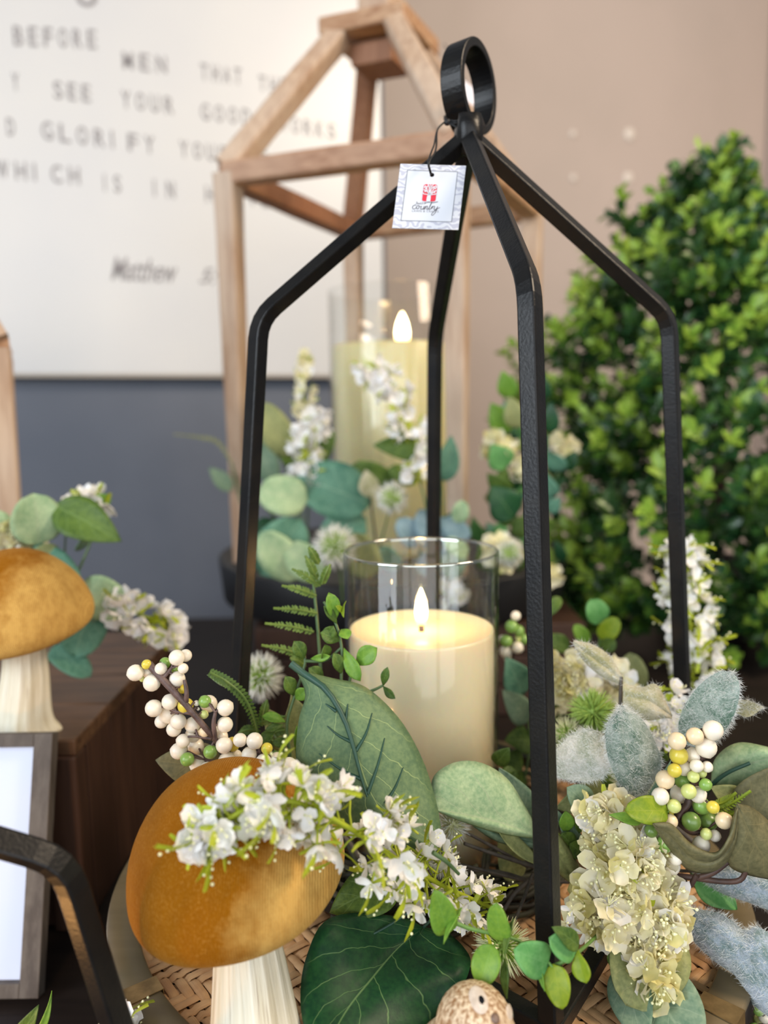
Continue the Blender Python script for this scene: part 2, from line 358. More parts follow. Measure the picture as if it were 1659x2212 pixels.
def add_hair(mb, rows, n, ln=.0028):
    nr, nc = len(rows), len(rows[0])
    for _ in range(n):
        edge = rnd.random() < .3
        i = rnd.random() * (nr - 1.01); j = (0 if rnd.random() < .5 else nc - 1.02) if edge else rnd.random() * (nc - 1.02)
        a, b = int(i), int(j); p = rows[a][b].lerp(rows[a + 1][b], i - a).lerp(rows[a][b + 1].lerp(rows[a + 1][b + 1], i - a), j - b)
        nn = (rows[a + 1][b] - rows[a][b]).cross(rows[a][b + 1] - rows[a][b])
        if nn.length < 1e-12: continue
        nn.normalize()
        if nn.dot(CAM - p) < 0: nn = -nn
        r = V((rnd.gauss(0, 1), rnd.gauss(0, 1), rnd.gauss(0, 1)))
        d = (nn * .35 + r * .5)
        if edge: d += (p - rows[a][nc // 2]).normalized() * 1.1
        d.normalize(); L = ln * (.4 + rnd.random() * .8); w = d.orthogonal().normalized() * .00009; k = r.normalized() * L * .35
        mb.add([p - w, p + w, p + d * L * .6 + k * .4 + w * .6, p + d * L * .6 + k * .4 - w * .6, p + d * L + k], [(0, 1, 2, 3), (3, 2, 4)], 1)
def fuzzleaf(parent, b, t, w, m, twist=0, bend=.08, fold=.15, shape='ovate', hairs=1400, name='leaf', **kw):
    d = (b[2] + t[2]) / 2; mb = leaf_mb(P(*b), P(*t), w * d / F_PX, twist, bend, fold, shape, n=20, m=10, **kw)
    nv = 11; rows = [mb.v[i * nv:(i + 1) * nv] for i in range(21)]
    add_hair(mb, rows, hairs); return mb.build(name, [M[m], M['hair']], parent)
def stem(parent, pts, r, m='mstem', name='stem', n=16, seg=7, taper=.7):
    ps = [P(*p) for p in cat(pts, n)]; mb = MB(); mb.tube(ps, [r * (1 - (1 - taper) * i / (n - 1)) for i in range(n)], seg); return mb.build(name, M[m], parent)
def petal(mb, ax, side, nor, L, w, m, curl=.3, n=4, mm=4, org=V((0, 0, 0)), ruf=.1):
    rows = []; ph = rnd.random() * 6
    for i in range(n + 1):
        u = i / n; hw = w / 2 * (.25 + .75 * math.sin(PI * min(1, u * .62 + .08)) ) * (1 if u < .95 else .72)
        c = org + ax * (L * u) + nor * (curl * L * (u ** 2) - .25 * L * u * (1 - u))
        rows.append([c + side * (hw * v) + nor * (hw * .45 * v * v + ruf * w * math.sin(ph + 3 * v + 5 * u) * u) for v in [(-1 + 2 * j / mm) for j in range(mm + 1)]])
    mb.grid(rows, m)
def floret_mesh(name, mats, size, npet, seed, sepals=1, dots=3, cup=.5, star=0):
    """petals (slot 0 or 1), lime sepals (slot 2) and pale stamen dots (slot 3); faces +Z"""
    global rnd
    keep = rnd; rnd = random.Random(seed); mb = MB(); a0 = rnd.random() * 6
    for k in range(npet):
        a = a0 + 2 * PI * k / npet + rnd.uniform(-.25, .25); el = cup + rnd.uniform(-.3, .3)
        out = V((math.cos(a), math.sin(a), 0)); ax = (out * math.cos(el) + V((0, 0, 1)) * math.sin(el)); side = V((-math.sin(a), math.cos(a), 0)); nor = ax.cross(side) * -1
        L = size * rnd.uniform(.85, 1.15)
        petal(mb, ax, side, -nor, L, L * rnd.uniform(.85, 1.1) * (.45 if star else 1), 0 if rnd.random() < .7 else 1, rnd.uniform(.05, .45), org=out * size * .06)
    for k in range(sepals):
        a = rnd.random() * 6.28; out = V((math.cos(a), math.sin(a), 0)); el = rnd.uniform(-.5, .3)
        ax = (out * math.cos(el) + V((0, 0, 1)) * math.sin(el)); side = V((-math.sin(a), math.cos(a), 0)); nor = ax.cross(side)
        petal(mb, ax, side, nor, size * rnd.uniform(1.1, 1.7), size * .38, 2, rnd.uniform(-.2, .2), n=4, mm=2, org=V((0, 0, -.1 * size)))
    for k in range(dots):
        a = rnd.random() * 6.28; tip = V((math.cos(a) * .35, math.sin(a) * .35, rnd.uniform(.5, .95))) * size
        mb.tube([V((0, 0, 0)), tip * .6, tip], size * .025, 4, 3); mb.ball(tip, size * .085, 8, 3)
    mb.merge = False
    o = mb.build(name, [M[x] for x in mats]); me = o.data; bpy.data.objects.remove(o); rnd = keep
    return me
WH = ['pet_w', 'pet_w', 'sepal', 'dot']; CR = ['pet_c', 'pet_y', 'sepal', 'dot']; CW = ['pet_c', 'pet_w', 'sepal', 'dot']
FL_W = [floret_mesh('white_floret', WH, .0072, 3 + i % 2, 10 + i, 1 + i % 2, 3, .3) for i in range(6)]
FL_C = [floret_mesh('cream_floret', CR if i % 2 else CW, .0092, 4, 30 + i, 0 if i % 3 else 1, 4, .25) for i in range(6)]
FL_S = [floret_mesh('star_floret', CW, .0055, 5, 50 + i, 0, 3, .35, 1) for i in range(2)]
FL_FAR = [floret_mesh('small_white_floret', WH, .011, 4, 60 + i, 1, 1) for i in range(3)]
def sepal_mesh(name, seed, L=.012):
    global rnd
    keep = rnd; rnd = random.Random(seed); mb = MB(); petal(mb, V((0, 0, 1)), V((1, 0, 0)), V((0, 1, 0)), L, L * .34, 0, .25, n=5, mm=2)
    for k in range(3):
        c = V((rnd.uniform(-.1, .1) * L, .06 * L, L * rnd.uniform(.2, .9))); mb.ball(c, L * .045, 8, 1)
    mb.merge = False; o = mb.build(name, [M['sepal'], M['dot']]); me = o.data; bpy.data.objects.remove(o); rnd = keep; return me
SEP = [sepal_mesh('lime_sepal', 70 + i) for i in range(3)]
def spray(parent, pts, rad, n, meshes, sc=(.85, 1.2), name='floret', stemm='sepal', sr=.0011, face=.45, seed=1, sep=True):
    """florets set all round a curved stem; pts = (px,py,d), rad = list of radii in px"""
    r_ = random.Random(seed); S_ = cat([tuple(p) + (r,) for p, r in zip(pts, rad)], 60); W_ = [P(*s[:3]) for s in S_]
    mb = MB(); mb.tube(W_[::3], sr, 6)
    spots = []
    for k in range(n):
        u = (k + r_.random()) / n * 58.9; i = int(u); p = W_[i].lerp(W_[i + 1], u - i); t = (W_[i + 1] - W_[i]).normalized(); R_ = S_[i][3] * S_[i][2] / F_PX
        a = r_.random() * 6.283; q = t.orthogonal().normalized(); o = (Matrix.Rotation(a, 3, t) @ q)
        rr = R_ * (.45 + .55 * r_.random()); o2 = (o + (CAM - p).normalized() * face).normalized()
        pos = p + o * rr * .85; mb.tube([p, p.lerp(pos, .5) + t * .001, pos], sr * .5, 4)
        spots.append((pos, o2, t))
    mb.build('stem', M[stemm], parent)
    for pos, o2, t in spots[::2] if sep else []:
        q = (o2 * .8 + t * r_.uniform(-.8, .8) + UP * r_.uniform(-.5, .3)).normalized(); inst(SEP[r_.randrange(3)], 'sepal', parent, pos + o2 * .001, frame_z(q, CAM - pos), r_.uniform(.8, 1.3) * sc[1])
    for pos, o2, t in spots:
        inst(meshes[r_.randrange(len(meshes))], name, parent, pos, Matrix.Rotation(r_.random() * 6.28, 3, o2) @ frame_z(o2 + V((r_.gauss(0, .3), r_.gauss(0, .3), r_.gauss(0, .3)))), r_.uniform(*sc))
def cluster(parent, blobs, n, meshes, sc, seed=3, name='floret', face=.7):
    """florets packed over ball-like flower heads; blobs = (px,py,d,r px)"""
    r_ = random.Random(seed); tot = sum(b[3] ** 2 for b in blobs)
    for (px, py, d, r) in blobs:
        c = P(px, py, d); R_ = r * d / F_PX
        mb = MB(); mb.tube([c - UP * R_ * 1.3 + FW * R_, c], .0012, 6)
        for k in range(max(3, round(n * r * r / tot))):
            o = V((r_.gauss(0, 1), r_.gauss(0, 1), r_.gauss(0, 1))).normalized()
            if o.dot(CAM - c) < -.2 * (CAM - c).length: o = -o
            pos = c + o * R_ * r_.uniform(.55, .9); mb.tube([c, pos], .0005, 4)
            o2 = (o + (CAM - c).normalized() * face).normalized()
            inst(meshes[r_.randrange(len(meshes))], name, parent, pos, Matrix.Rotation(r_.random() * 6.28, 3, o2) @ frame_z(o2 + V((r_.gauss(0, .35), r_.gauss(0, .35), r_.gauss(0, .35)))), r_.uniform(*sc))
        mb.build('flower_stalk', M['sepal'], parent)
def berry_mesh(k):
    mb = MB(); mb.lathe(V((0, 0, 0)), [(max(1e-6, math.sin(PI * i / 9)), -math.cos(PI * i / 9) + (.07 if i == 9 else 0)) for i in range(10)], 18)
    o = mb.build('berry', M[k]); me = o.data; bpy.data.objects.remove(o); return me
BM = {k: berry_mesh(k) for k in ('b_w', 'b_p', 'b_y', 'b_l', 'b_g', 'b_d')}
def berries(parent, lst, d, twigs, tm='bstem', tr=.0012, dz=.012, seed=5):
    """lst = (px,py,r px,colour); each berry hangs on its own stalk from the nearest point of a twig"""
    r_ = random.Random(seed); TW = []
    for pts, r in twigs:
        ps = [P(*p) for p in cat(pts, 14)]; TW += ps; mb = MB(); mb.tube(ps, [r * (1.1 - .4 * i / 13) for i in range(14)], 7); mb.build('twig', M[tm], parent)
    st = MB(); placed = []
    for (x, y, r, c) in lst:
        dd = (d(x, y) if callable(d) else d)
        R_ = r * dd / F_PX
        p = P(x, y, dd)
        for _ in range(12):
            hit = [q for q, rq in placed if (q - p).length < (R_ + rq) * .93]
            if not hit: break
            dd += R_ * .45; R_ = r * dd / F_PX; p = P(x, y, dd)
        placed.append((p, R_))
        q = min(TW, key=lambda t: (t - p).length); st.tube([q, q.lerp(p, .6) + V((0, 0, .0015)), p], .0006, 5)
        ax = (p - q + V((r_.gauss(0, .004), r_.gauss(0, .004), r_.gauss(0, .004))))
        inst(BM[c], 'berry', parent, p, frame_z(ax), R_)
    st.build('berry_stalk', M[tm], parent)
def thistle(parent, px, py, d, r, tip='sp_w', base='sp_g', n=420, seed=1, name='bloom', back=.45):
    r_ = random.Random(seed); c = P(px, py, d); R_ = r * d / F_PX; mb = MB(); mb.ball(c, R_ * .38, 14, 0)
    for k in range(n):
        z = 1 - 2 * (k + .5) / n; a = k * 2.399963; s = math.sqrt(1 - z * z)
        o = V((s * math.cos(a), s * math.sin(a), z)) + V((r_.gauss(0, .1), r_.gauss(0, .1), r_.gauss(0, .1))); o.normalize()
        L = R_ * r_.uniform(.82, 1.05); w = o.orthogonal().normalized(); w2 = o.cross(w); q = R_ * .032
        for (a0, a1, k0, k1, m) in ((.3, .66, 1.2, 1.0, 0), (.66, 1.0, 1.0, .25, 1)):
            v = []
            for (aa, kk) in ((a0, k0), (a1, k1)):
                for j in range(3): v.append(c + o * (L * aa) + (w * math.cos(j * 2.094) + w2 * math.sin(j * 2.094)) * q * kk)
            mb.add(v, [(0, 1, 4, 3), (1, 2, 5, 4), (2, 0, 3, 5), (3, 4, 5)], m)
    mb.merge = False
    return mb.build(name, [M[base], M[tip]], parent)
def fern(parent, pts, ln, n, m='lf_fern', name='frond', tilt=60, sub=True, r=.0008, both=True, w=.30):
    """a frond: rachis through (px,py,d) points, pinnae ln px long, each cut into small lobes"""
    ps = [P(*p) for p in cat(pts, 30)]; mb = MB(); mb.tube(ps, r, 5, 0); d = pts[0][2]; L0 = ln * d / F_PX
    for k in range(n):
        u = (k + .5) / n; i = min(28, int(u * 29)); p = ps[i]; t = (ps[i + 1] - ps[i]).normalized(); nv = (CAM - p).normalized(); s = t.cross(nv).normalized()
        L = L0 * math.sin(PI * min(1, .18 + u * .80)) ** .7 * (1 - .35 * u)
        for sg in ((-1, 1) if both else (1,)):
            ax = (s * sg * math.sin(math.radians(tilt)) + t * math.cos(math.radians(tilt)) + nv * rnd.uniform(-.15, .15)).normalized(); sd = ax.cross(nv).normalized(); nb = max(4, int(n * .55)) if sub else 1
            if sub:
                for q in range(nb):
                    uu = (q + .3) / nb; c = p + ax * L * uu; l2 = L * w * math.sin(PI * (.25 + uu * .7)) ** .8
                    for s2 in (-1, 1):
                        a2 = (sd * s2 + ax * .45).normalized(); wd = ax * (L / nb * .42)
                        mb.add([c - wd, c + a2 * l2 * .6 - wd * .9, c + a2 * l2, c + a2 * l2 * .6 + wd * .9, c + wd, ], [(0, 1, 2, 3, 4)], 0, [(.2, .5), (.5, .2), (.9, .5), (.5, .8), (.2, .5)])
                mb.tube([p, p + ax * L], r * .5, 4, 0)
            else:
                wd = t * (L * w * .5)
                mb.add([p, p + ax * L * .3 - wd * .8, p + ax * L * .7 - wd, p + ax * L, p + ax * L * .7 + wd, p + ax * L * .3 + wd * .8], [(0, 1, 2, 3, 4, 5)], 0, [(0, .5), (.3, 0), (.7, 0), (1, .5), (.7, 1), (.3, 1)])
    return mb.build(name, M[m], parent, smooth=False)
def text_mb(txt, O, X, Y, w, h, shear=0, spacing=1.0, thick=0, font_bold=0):
    """letters fitted into the box from O along X (w) and Y (h)"""
    cu = bpy.data.curves.new('t', 'FONT'); cu.body = txt; cu.shear = shear; cu.space_character = spacing; cu.offset = font_bold; cu.resolution_u = 4
    ob = bpy.data.objects.new('t', cu); C.objects.link(ob); bpy.context.view_layer.update()
    me = bpy.data.meshes.new_from_object(ob.evaluated_get(bpy.context.evaluated_depsgraph_get()))
    xs = [v.co.x for v in me.vertices]; ys = [v.co.y for v in me.vertices]; x0, x1, y0, y1 = min(xs), max(xs), min(ys), max(ys)
    y0c, y1c = (y0, y1)
    Z = X.cross(Y).normalized(); mb = MB()
    mb.add([O + X * ((v.co.x - x0) / (x1 - x0) * w) + Y * ((v.co.y - y0c) / (y1c - y0c) * h) + Z * thick for v in me.vertices], [tuple(p.vertices) for p in me.polygons])
    bpy.data.objects.remove(ob); bpy.data.curves.remove(cu); bpy.data.meshes.remove(me)
    return mb
def ribbon(mb, pts, w, X, Y, O, z, m=0):
    """flat pen stroke; pts in (s,t) of the X,Y plane"""
    Z = X.cross(Y).normalized(); n = len(pts)
    rows = []
    for i in range(n):
        a = V((pts[min(i + 1, n - 1)][0] - pts[max(i - 1, 0)][0], pts[min(i + 1, n - 1)][1] - pts[max(i - 1, 0)][1], 0))
        if a.length < 1e-9: a = V((1, 0, 0))
        a.normalize(); nx, ny = -a.y * w / 2, a.x * w / 2
        rows.append([O + X * (pts[i][0] + nx) + Y * (pts[i][1] + ny) + Z * z, O + X * (pts[i][0] - nx) + Y * (pts[i][1] - ny) + Z * z])
    mb.grid(rows, m)
# ================================================================ SETTING
def struct(mb, name, m, **k): return tagp(mb.build(name, m, smooth=False, **k), kind='structure')
Z = V((0, 0, 1))
S0 = P(0, 800, 1.5)
wx = P(4800, 889, 1) - CAM; wx.z = 0; wx.normalize(); wn = V((wx.y, -wx.x, 0))          # along the wall / out of the wall
def W(px, py, off=0): return onplane(px, py, S0 + wn * off, wn)
def wallbox(s0, s1, off, th, z0, z1):
    mb = MB(); c = V((S0.x, S0.y, 0)) + wx * ((s0 + s1) / 2) + wn * (off - th / 2); c.z = (z0 + z1) / 2
    mb.box(c, s1 - s0, th, z1 - z0, (wx, wn, Z)); return mb
M['taupe'] = mat('taupe_wall_paint', S(184, 169, 160), S(178, 164, 155), 3, .62, bump=.05, bscale=300)
M['slate'] = mat('slate_grey_wall_paint', S(100, 106, 118), S(92, 98, 110), 4, .6, bump=.05, bscale=300)
M['floor'] = mat('grey_concrete_floor', S(120, 112, 104), S(100, 94, 88), 3, .5)
s_end = (W(833, 500, -.035) - S0).dot(wx)
struct(wallbox(-2.2, s_end, -.036, .30, 0, 2.7), 'wall_left', M['slate'])
struct(wallbox(s_end - .2, 3.4, -.336, .12, 0, 2.7), 'wall_back', M['taupe'])
cr = W(1652, 400, -.33)
mb = MB(); mb.box(V((cr.x, cr.y, 1.35)) + wx * .06 + wn * .4, .12, .8, 2.7, (wx, wn, Z)); struct(mb, 'wall_right', M['taupe'])
mb = MB(); mb.box((0, .6, -.03), 6, 6.4, .06); struct(mb, 'floor', M['floor'])
# ---- display table
TT = T - .085
r = thing('display_table', 'dark brown wooden display table carrying the whole arrangement', 'table', (0, .77, 0))
mb = MB(); mb.box((0, .77, TT - .02), 1.66, 1.22, .04); mb.build('tabletop', M['table'], r, smooth=False, bev=.002)
for sx in (-1, 1):
    for sy in (-1, 1):
        mb = MB(); mb.tube([(sx * .76, .77 + sy * .54, TT - .04), (sx * .76, .77 + sy * .54, 0)], [.04, .03], 4, phase=PI / 4); mb.build('leg', M['table'], r, smooth=False)
# ---- wall sign with its lettering
M['sign'] = mat('white_sign_face', S(212, 211, 209), S(206, 206, 207), 3, .32)
M['ink'] = mat('grey_printed_lettering', S(138, 134, 136), rough=.6)
M['ink2'] = mat('pale_grey_printed_lettering', S(142, 138, 140), rough=.6)
tl, br = W(826, 500), W(470, 809)
zb = br.z
r = thing('wall_sign', 'large white wall sign with rows of grey capital lettering', 'sign', S0 + wn * -.03)
s1 = (tl - S0).dot(wx)
mb = wallbox(-1.1, s1, 0, .032, zb, zb + 1.25); SP = mb.build('panel', M['sign'], r, smooth=False, bev=.002)
mb = wallbox(-1.1, s1, .001, .034, zb - .006, zb); mb.build('bottom_edge', mat('tan_sign_edge', S(176, 166, 152)), SP, smooth=False)
words = [("BEFORE", 25, 216, 98, 106, 40), ("MEN", 260, 368, 148, 160, 36), ("THAT", 430, 527, 172, 184, 34), ("THEY", 556, 650, 196, 206, 32),
         ("Y", 24, 46, 195, 197, 36), ("SEE", 112, 203, 212, 222, 36), ("YOUR", 258, 382, 232, 248, 36), ("GOOD", 430, 548, 258, 272, 34), ("WORKS", 600, 730, 282, 302, 32),
         ("D", 12, 38, 292, 294, 36), ("GLORIFY", 85, 342, 300, 334, 38), ("YOUR", 384, 500, 338, 352, 34), ("FATHER", 556, 720, 358, 380, 30),
         ("WHICH", -12, 181, 384, 400, 38), ("IS", 222, 266, 413, 417, 36), ("IN", 328, 384, 424, 430, 36), ("HEAVEN", 440, 620, 436, 452, 34)]
for wi, (t, x0, x1, y0, y1, h) in enumerate(words):
    a, b = W(x0, y0, .0006), W(x1, y1, .0006); X = (b - a).normalized(); hh = h * abs((a - CAM).dot(FW)) / F_PX
    n = len(t); lw = (b - a).length; pitch = lw / n
    for i, ch in enumerate(t):       # widely spaced capitals
        q = text_mb(ch, a + X * (pitch * (i + .16)), X, Z, pitch * (.62 if ch != 'I' else .12), hh, font_bold=.012)
        q.build('letter', M['ink'], SP, smooth=False)
for (t, x0, x1, y0, y1, h) in [("Matthew", 240, 385, 605, 612, 50), ("5:16", 430, 520, 612, 618, 34)]:
    a, b = W(x0, y0, .0006), W(x1, y1, .0006); hh = h * (a - CAM).dot(FW) / F_PX
    text_mb(t, a, (b - a).normalized(), Z, (b - a).length, hh, shear=.45, font_bold=.012).build('script_lettering', M['ink2'], SP, smooth=False)
a, b = W(165, 14, .0006), W(212, 16, .0006); text_mb("o", a, (b - a).normalized(), Z, (b - a).length, .04, font_bold=.01).build('letter', M['ink'], SP, smooth=False)
M['wallspot'] = mat('pale_wall_glint', S(216, 206, 196), rough=.4)  # solid pale discs modelled in place of lamp reflections on the wall
for (x, y, w, lb) in [(1237, 290, 8, 'faint pale disc standing in for reflected light on the taupe wall, upper left of four'), (1360, 291, 14, 'brighter pale disc standing in for reflected light on the taupe wall, upper right of four'),
                      (1238, 385, 8, 'faint pale disc standing in for reflected light on the taupe wall, lower left of four'), (1357, 385, 13, 'pale disc standing in for reflected light on the taupe wall, lower right of four')]:
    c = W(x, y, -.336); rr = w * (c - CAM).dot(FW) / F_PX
    mb = MB(); mb.lathe(c, [(1e-6, .008), (rr * .7, .007), (rr, .003), (rr, -.002)], 20, 0, (wx, Z, wn)); o = mb.build('wall_glint', M['wallspot']); tagp(o, lb, 'glint', 'pale discs for lamp reflections on the wall')

# ================================================================ LANTERNS
def rail(parent, name, a, b, wa, wb, m, up=Z, n=6, wob=.0):
    mb = MB(); a, b = V(a), V(b)
    pts = [a.lerp(b, i / n) for i in range(n + 1)]
    mb.tube(pts, [(wa + (wb - wa) * i / n) * .7071 * (1 + wob * math.sin(i * 2.3)) for i in range(n + 1)], 4, 0, True, None if abs((b - a).normalized().z) > .9 else up, PI / 4)
    return mb.build(name, M[m], parent, smooth=False, bev=wa * .14)
def rail_o(parent, name, a, b, wa, wb, m, side):
    mb = MB(); a, b = V(a), V(b); pts = [a.lerp(b, i / 6) for i in range(7)]
    mb.tube(pts, [(wa + (wb - wa) * i / 6) * .7071 * (1 + .02 * math.sin(i * 2.3)) for i in range(7)], 4, 0, True, side, PI / 4)
    return mb.build(name, M[m], parent, smooth=False, bev=wa * .16)
def wooden_lantern(label, corners, zf, apex, wl, capw, group, flare=0, handle=True):
    cs = [V(c) for c in corners]; cen = sum(cs, V((0, 0, 0))) / 4
    r = thing('wooden_lantern', label, 'lantern', (cen.x, cen.y, zf), group)
    X = (cs[1] - cs[0]).normalized(); Y = (cs[3] - cs[0]).normalized()
    for i, c in enumerate(cs):
        out = (c - cen); out.z = 0; out.normalize()
        f = V((c.x, c.y, zf)) + out * flare
        rail_o(r, 'post', f, c, wl * .72, wl, 'pale_wood', X)
        rail_o(r, 'top_rail', c, cs[(i + 1) % 4], wl * .95, wl * .95, 'red_wood' if i == 1 else 'mid_wood' if i == 0 else 'pale_wood_x', Z)
        top = apex + out * capw * .52 - Z * .012
        rail_o(r, 'roof_bar', c + Z * wl * .2, top, wl * 1.02, wl * .95, 'red_wood' if i == 2 else 'pale_wood', (cs[(i + 1) % 4] - c).normalized())
    mb = MB(); mb.box(apex, capw, capw, wl * .75, (X, Y, Z)); CP = mb.build('cap', M['pale_wood_x'], r, smooth=False, bev=.003)
    mb = MB(); mb.box(apex - Z * wl * 1.0, capw * .5, capw * .5, wl * 1.0, (X, Y, Z)); mb.build('cap_block', M['red_wood'], CP, smooth=False, bev=.003)
    if handle: mb = MB(); mb.box(apex + Z * .07, capw * .38, capw * .38, .14, (X, Y, Z)); mb.build('finial', M['pale_wood'], CP, smooth=False, bev=.004)
    return r, cen
M['mid_wood'] = wood('brown_washed_rail_wood', S(176, 138, 110), S(150, 110, 84), S(188, 156, 130), 0)
WL = P(492, 378, .95); HF = T + .094
cn = [onplane(x, y, WL, Z) for x, y in ((985, 312), (492, 378), (762, 500), (1150, 455))]
cen = sum(cn, V((0, 0, 0))) / 4
apex = onplane(822, 80, cen, V((0, 1, 0)))
WLAN, WC = wooden_lantern('tall washed-wood lantern with pyramid top standing on the black round tray behind', cn, HF, apex, .029, .118, 'wooden lanterns')
q0 = P(-6, 752, .72); q = [q0, q0 + V((-.13, -.06, 0)), q0 + V((-.19, .07, 0)), q0 + V((-.06, .13, 0))]
wooden_lantern('wooden lantern cut off by the left edge, standing on the dark crate', q, T + .061, sum(q, V((0, 0, 0))) / 4 + Z * .12, .022, .06, 'wooden lanterns', -.002)
# hang tag on the wooden lantern, seen through the black ring
r = thing('hang_tag', 'small white paper tag on the wooden lantern, seen through the black ring', 'tag', P(1015, 200, .84))
a = P(1004, 176, .845); X = (P(1040, 206, .845) - a).normalized(); Y = (P(1000, 205, .84) - a).normalized(); Y = (Y - X * Y.dot(X)).normalized()
mb = MB(); mb.box(a + X * .012 + Y * .009, .030, .018, .0006, (X, Y, X.cross(Y))); mb.build('card', mat('white_tag_card', S(232, 226, 232), rough=.5), r, smooth=False)
mb = MB(); mb.tube([a, P(985, 140, .855), P(960, 95, .87)], .0006, 5); mb.build('string', M['string'], r)

def bar_path(a, s, b, rad=.012, n=4):
    """apex a, shoulder s, foot b with a rounded bend at s"""
    u, w = (a - s).normalized(), (b - s).normalized(); p1, p2 = s + u * rad, s + w * rad
    bend = [p1.lerp(s, t).lerp(s.lerp(p2, t), t) for t in [i / n for i in range(n + 1)]]
    return [a] + [a.lerp(p1, .33), a.lerp(p1, .67)] + bend + [p2.lerp(b, .25), p2.lerp(b, .5), p2.lerp(b, .75), b]
def black_lantern(label, cx, cy, th, rs, rb, hs, ha, base, a, ringc, ringn, ringr, rbk=None, group=None, frame=True):
    r = thing('black_lantern', label, 'lantern', (cx, cy, base), group)
    ap = V((cx, cy, base + ha)); B = []
    for k in range(4):
        d = V((math.cos(th + k * PI / 2), math.sin(th + k * PI / 2), 0)); R2 = rbk[k] if rbk else rb
        s = V((cx, cy, base + hs)) + d * rs; b = V((cx, cy, base)) + d * R2; B.append((b, d)); nrm = d.cross(Z)
        mb = MB(); mb.tube(bar_path(ap + d * .002 - Z * .004, s, b), a * .7071, 4, 0, True, nrm, 0)
        mb.build('leg', M['black_metal'], r, smooth=False, bev=a * .11)
    for k in range(4):
        b0, b1 = B[k][0], B[(k + 1) % 4][0]; mb = MB(); mb.tube([b0 + Z * a * .5, b0.lerp(b1, .5) + Z * a * .5, b1 + Z * a * .5], a * .7071, 4, 0, True, Z, PI / 4)
        mb.build('base_bar', M['black_metal'], r, smooth=False, bev=a * .1)
    # ring: a flat strip rolled into a hoop
    X, Y_, N = Z, Z.cross(ringn).normalized(), ringn
    w, t = a * 1.6, a * .58; rows = []
    for i in range(49):
        an = 2 * PI * i / 48; o = (Z * math.cos(an) * 1.04 + Y_ * math.sin(an))
        rows.append([ringc + o * (ringr - t / 2) - N * w / 2, ringc + o * (ringr + t / 2) - N * w / 2, ringc + o * (ringr + t / 2) + N * w / 2, ringc + o * (ringr - t / 2) + N * w / 2])
    mb = MB(); mb.grid(rows, 0, None, True); mb.merge = True; mb.build('hanging_ring', M['black_metal'], r, smooth=False, bev=.0008)
    mb = MB(); rr_ = random.Random(4)
    mb.lathe(ap, [(1e-6, .012), (.0065, .010), (.009, .003), (.0085, -.006), (.005, -.013), (1e-6, -.015)], 14, 0, None, lambda q, z, an: (q * (1 + .16 * math.sin(3 * an + z * 300)), z))
    mb.build('weld', M['black_metal'], r)
    return r, ap
LC = (.0555, .4922); d_ap = .4957
rc = P(1014, 194, .492)
ringn = (RT * .85 - FW * .53 + UP * .02).normalized()
BL, AP = black_lantern('tall black metal lantern frame with ring top around the lit candle', LC[0], LC[1], .0989, .1303, .1612, .3437, .4537, T + .001, .0092, rc, ringn, .0245, (.155, .1612, .1612, .176), 'black metal lanterns')
sp = P(140, 1862, .300); sc_ = V((sp.x - .105, sp.y - .03, 0)); dd = V((sp.x, sp.y, 0)) - sc_; th2 = math.atan2(dd.y, dd.x)
black_lantern('smaller black metal lantern cut off by the lower left edge', sc_.x, sc_.y, th2, dd.length, dd.length + .040, sp.z - TT, sp.z - TT + .062, TT, .0095, V((sc_.x, sc_.y, sp.z + .088)), ringn, .02, None, 'black metal lanterns')

# ---- printed hang tag on the black lantern
r = thing('hang_tag', 'square white shop tag with red tree logo hanging from the black lantern by a cord', 'tag', P(930, 425, .435))
dT = .437; BLc, BRc, TLc = P(847, 493, dT), P(990, 497, dT + .002), P(865, 354, dT + .004)
X = (BRc - BLc); Wt = X.length; X.normalize(); Yv = (TLc - BLc); Ht = Yv.length; Yv.normalize(); Nn = X.cross(Yv).normalized()
def tq(s, t, z=0): return BLc + X * (s * Wt) + Yv * (t * Ht) + Nn * z
def tmat():
    n = NT('tag_border_scrollwork'); ob = n.coords('Object'); w = n.n('ShaderNodeTexWave', wave_type='RINGS'); w.inputs['Scale'].default_value = 120; w.inputs['Distortion'].default_value = 14; w.inputs['Detail'].default_value = 1.5; w.inputs['Detail Scale'].default_value = 1.2; n.l(ob, w.inputs[0])
    n.bsdf(n.mix(n.ramp(w.outputs['Fac'], .42, .6), S(218, 220, 226), S(188, 190, 204)), .45); return n.m
hole = (.5, .84, .034)
mb = MB(); outer = []; inner = []      # card with a real round hole
N_ = 40
for i in range(N_):
    an = 2 * PI * i / N_; cx_, cy_ = math.cos(an), math.sin(an)
    inner.append((hole[0] + hole[2] * cx_, hole[1] + hole[2] * cy_ * Wt / Ht))
    k = 1e9
    for (den, lim) in ((cx_, (1 - hole[0]) if cx_ > 0 else -hole[0]), (cy_, (1 - hole[1]) if cy_ > 0 else -hole[1])):
        if abs(den) > 1e-6: k = min(k, lim / den)
    outer.append((hole[0] + k * cx_, hole[1] + k * cy_))
for cx_, cy_ in ((0, 0), (1, 0), (1, 1), (0, 1)):
    j = min(range(N_), key=lambda i: (outer[i][0] - cx_) ** 2 + (outer[i][1] - cy_) ** 2); outer[j] = (cx_, cy_)
mb.grid([[tq(*p) for p in inner], [tq(*p) for p in outer]], 0, None, True)
TCD = mb.build('card', M.setdefault('tagcard', tmat()), r, smooth=False, sol=.0005)
def rect_ring(mb, x0, y0, x1, y1, w, z, m=0):
    for a, b, c, d in ((x0, y0, x1, y0 + w), (x0, y1 - w, x1, y1), (x0, y0 + w, x0 + w, y1 - w), (x1 - w, y0 + w, x1, y1 - w)):
        mb.add([tq(a, b, z), tq(c, b, z), tq(c, d, z), tq(a, d, z)], [(0, 1, 2, 3)], m)
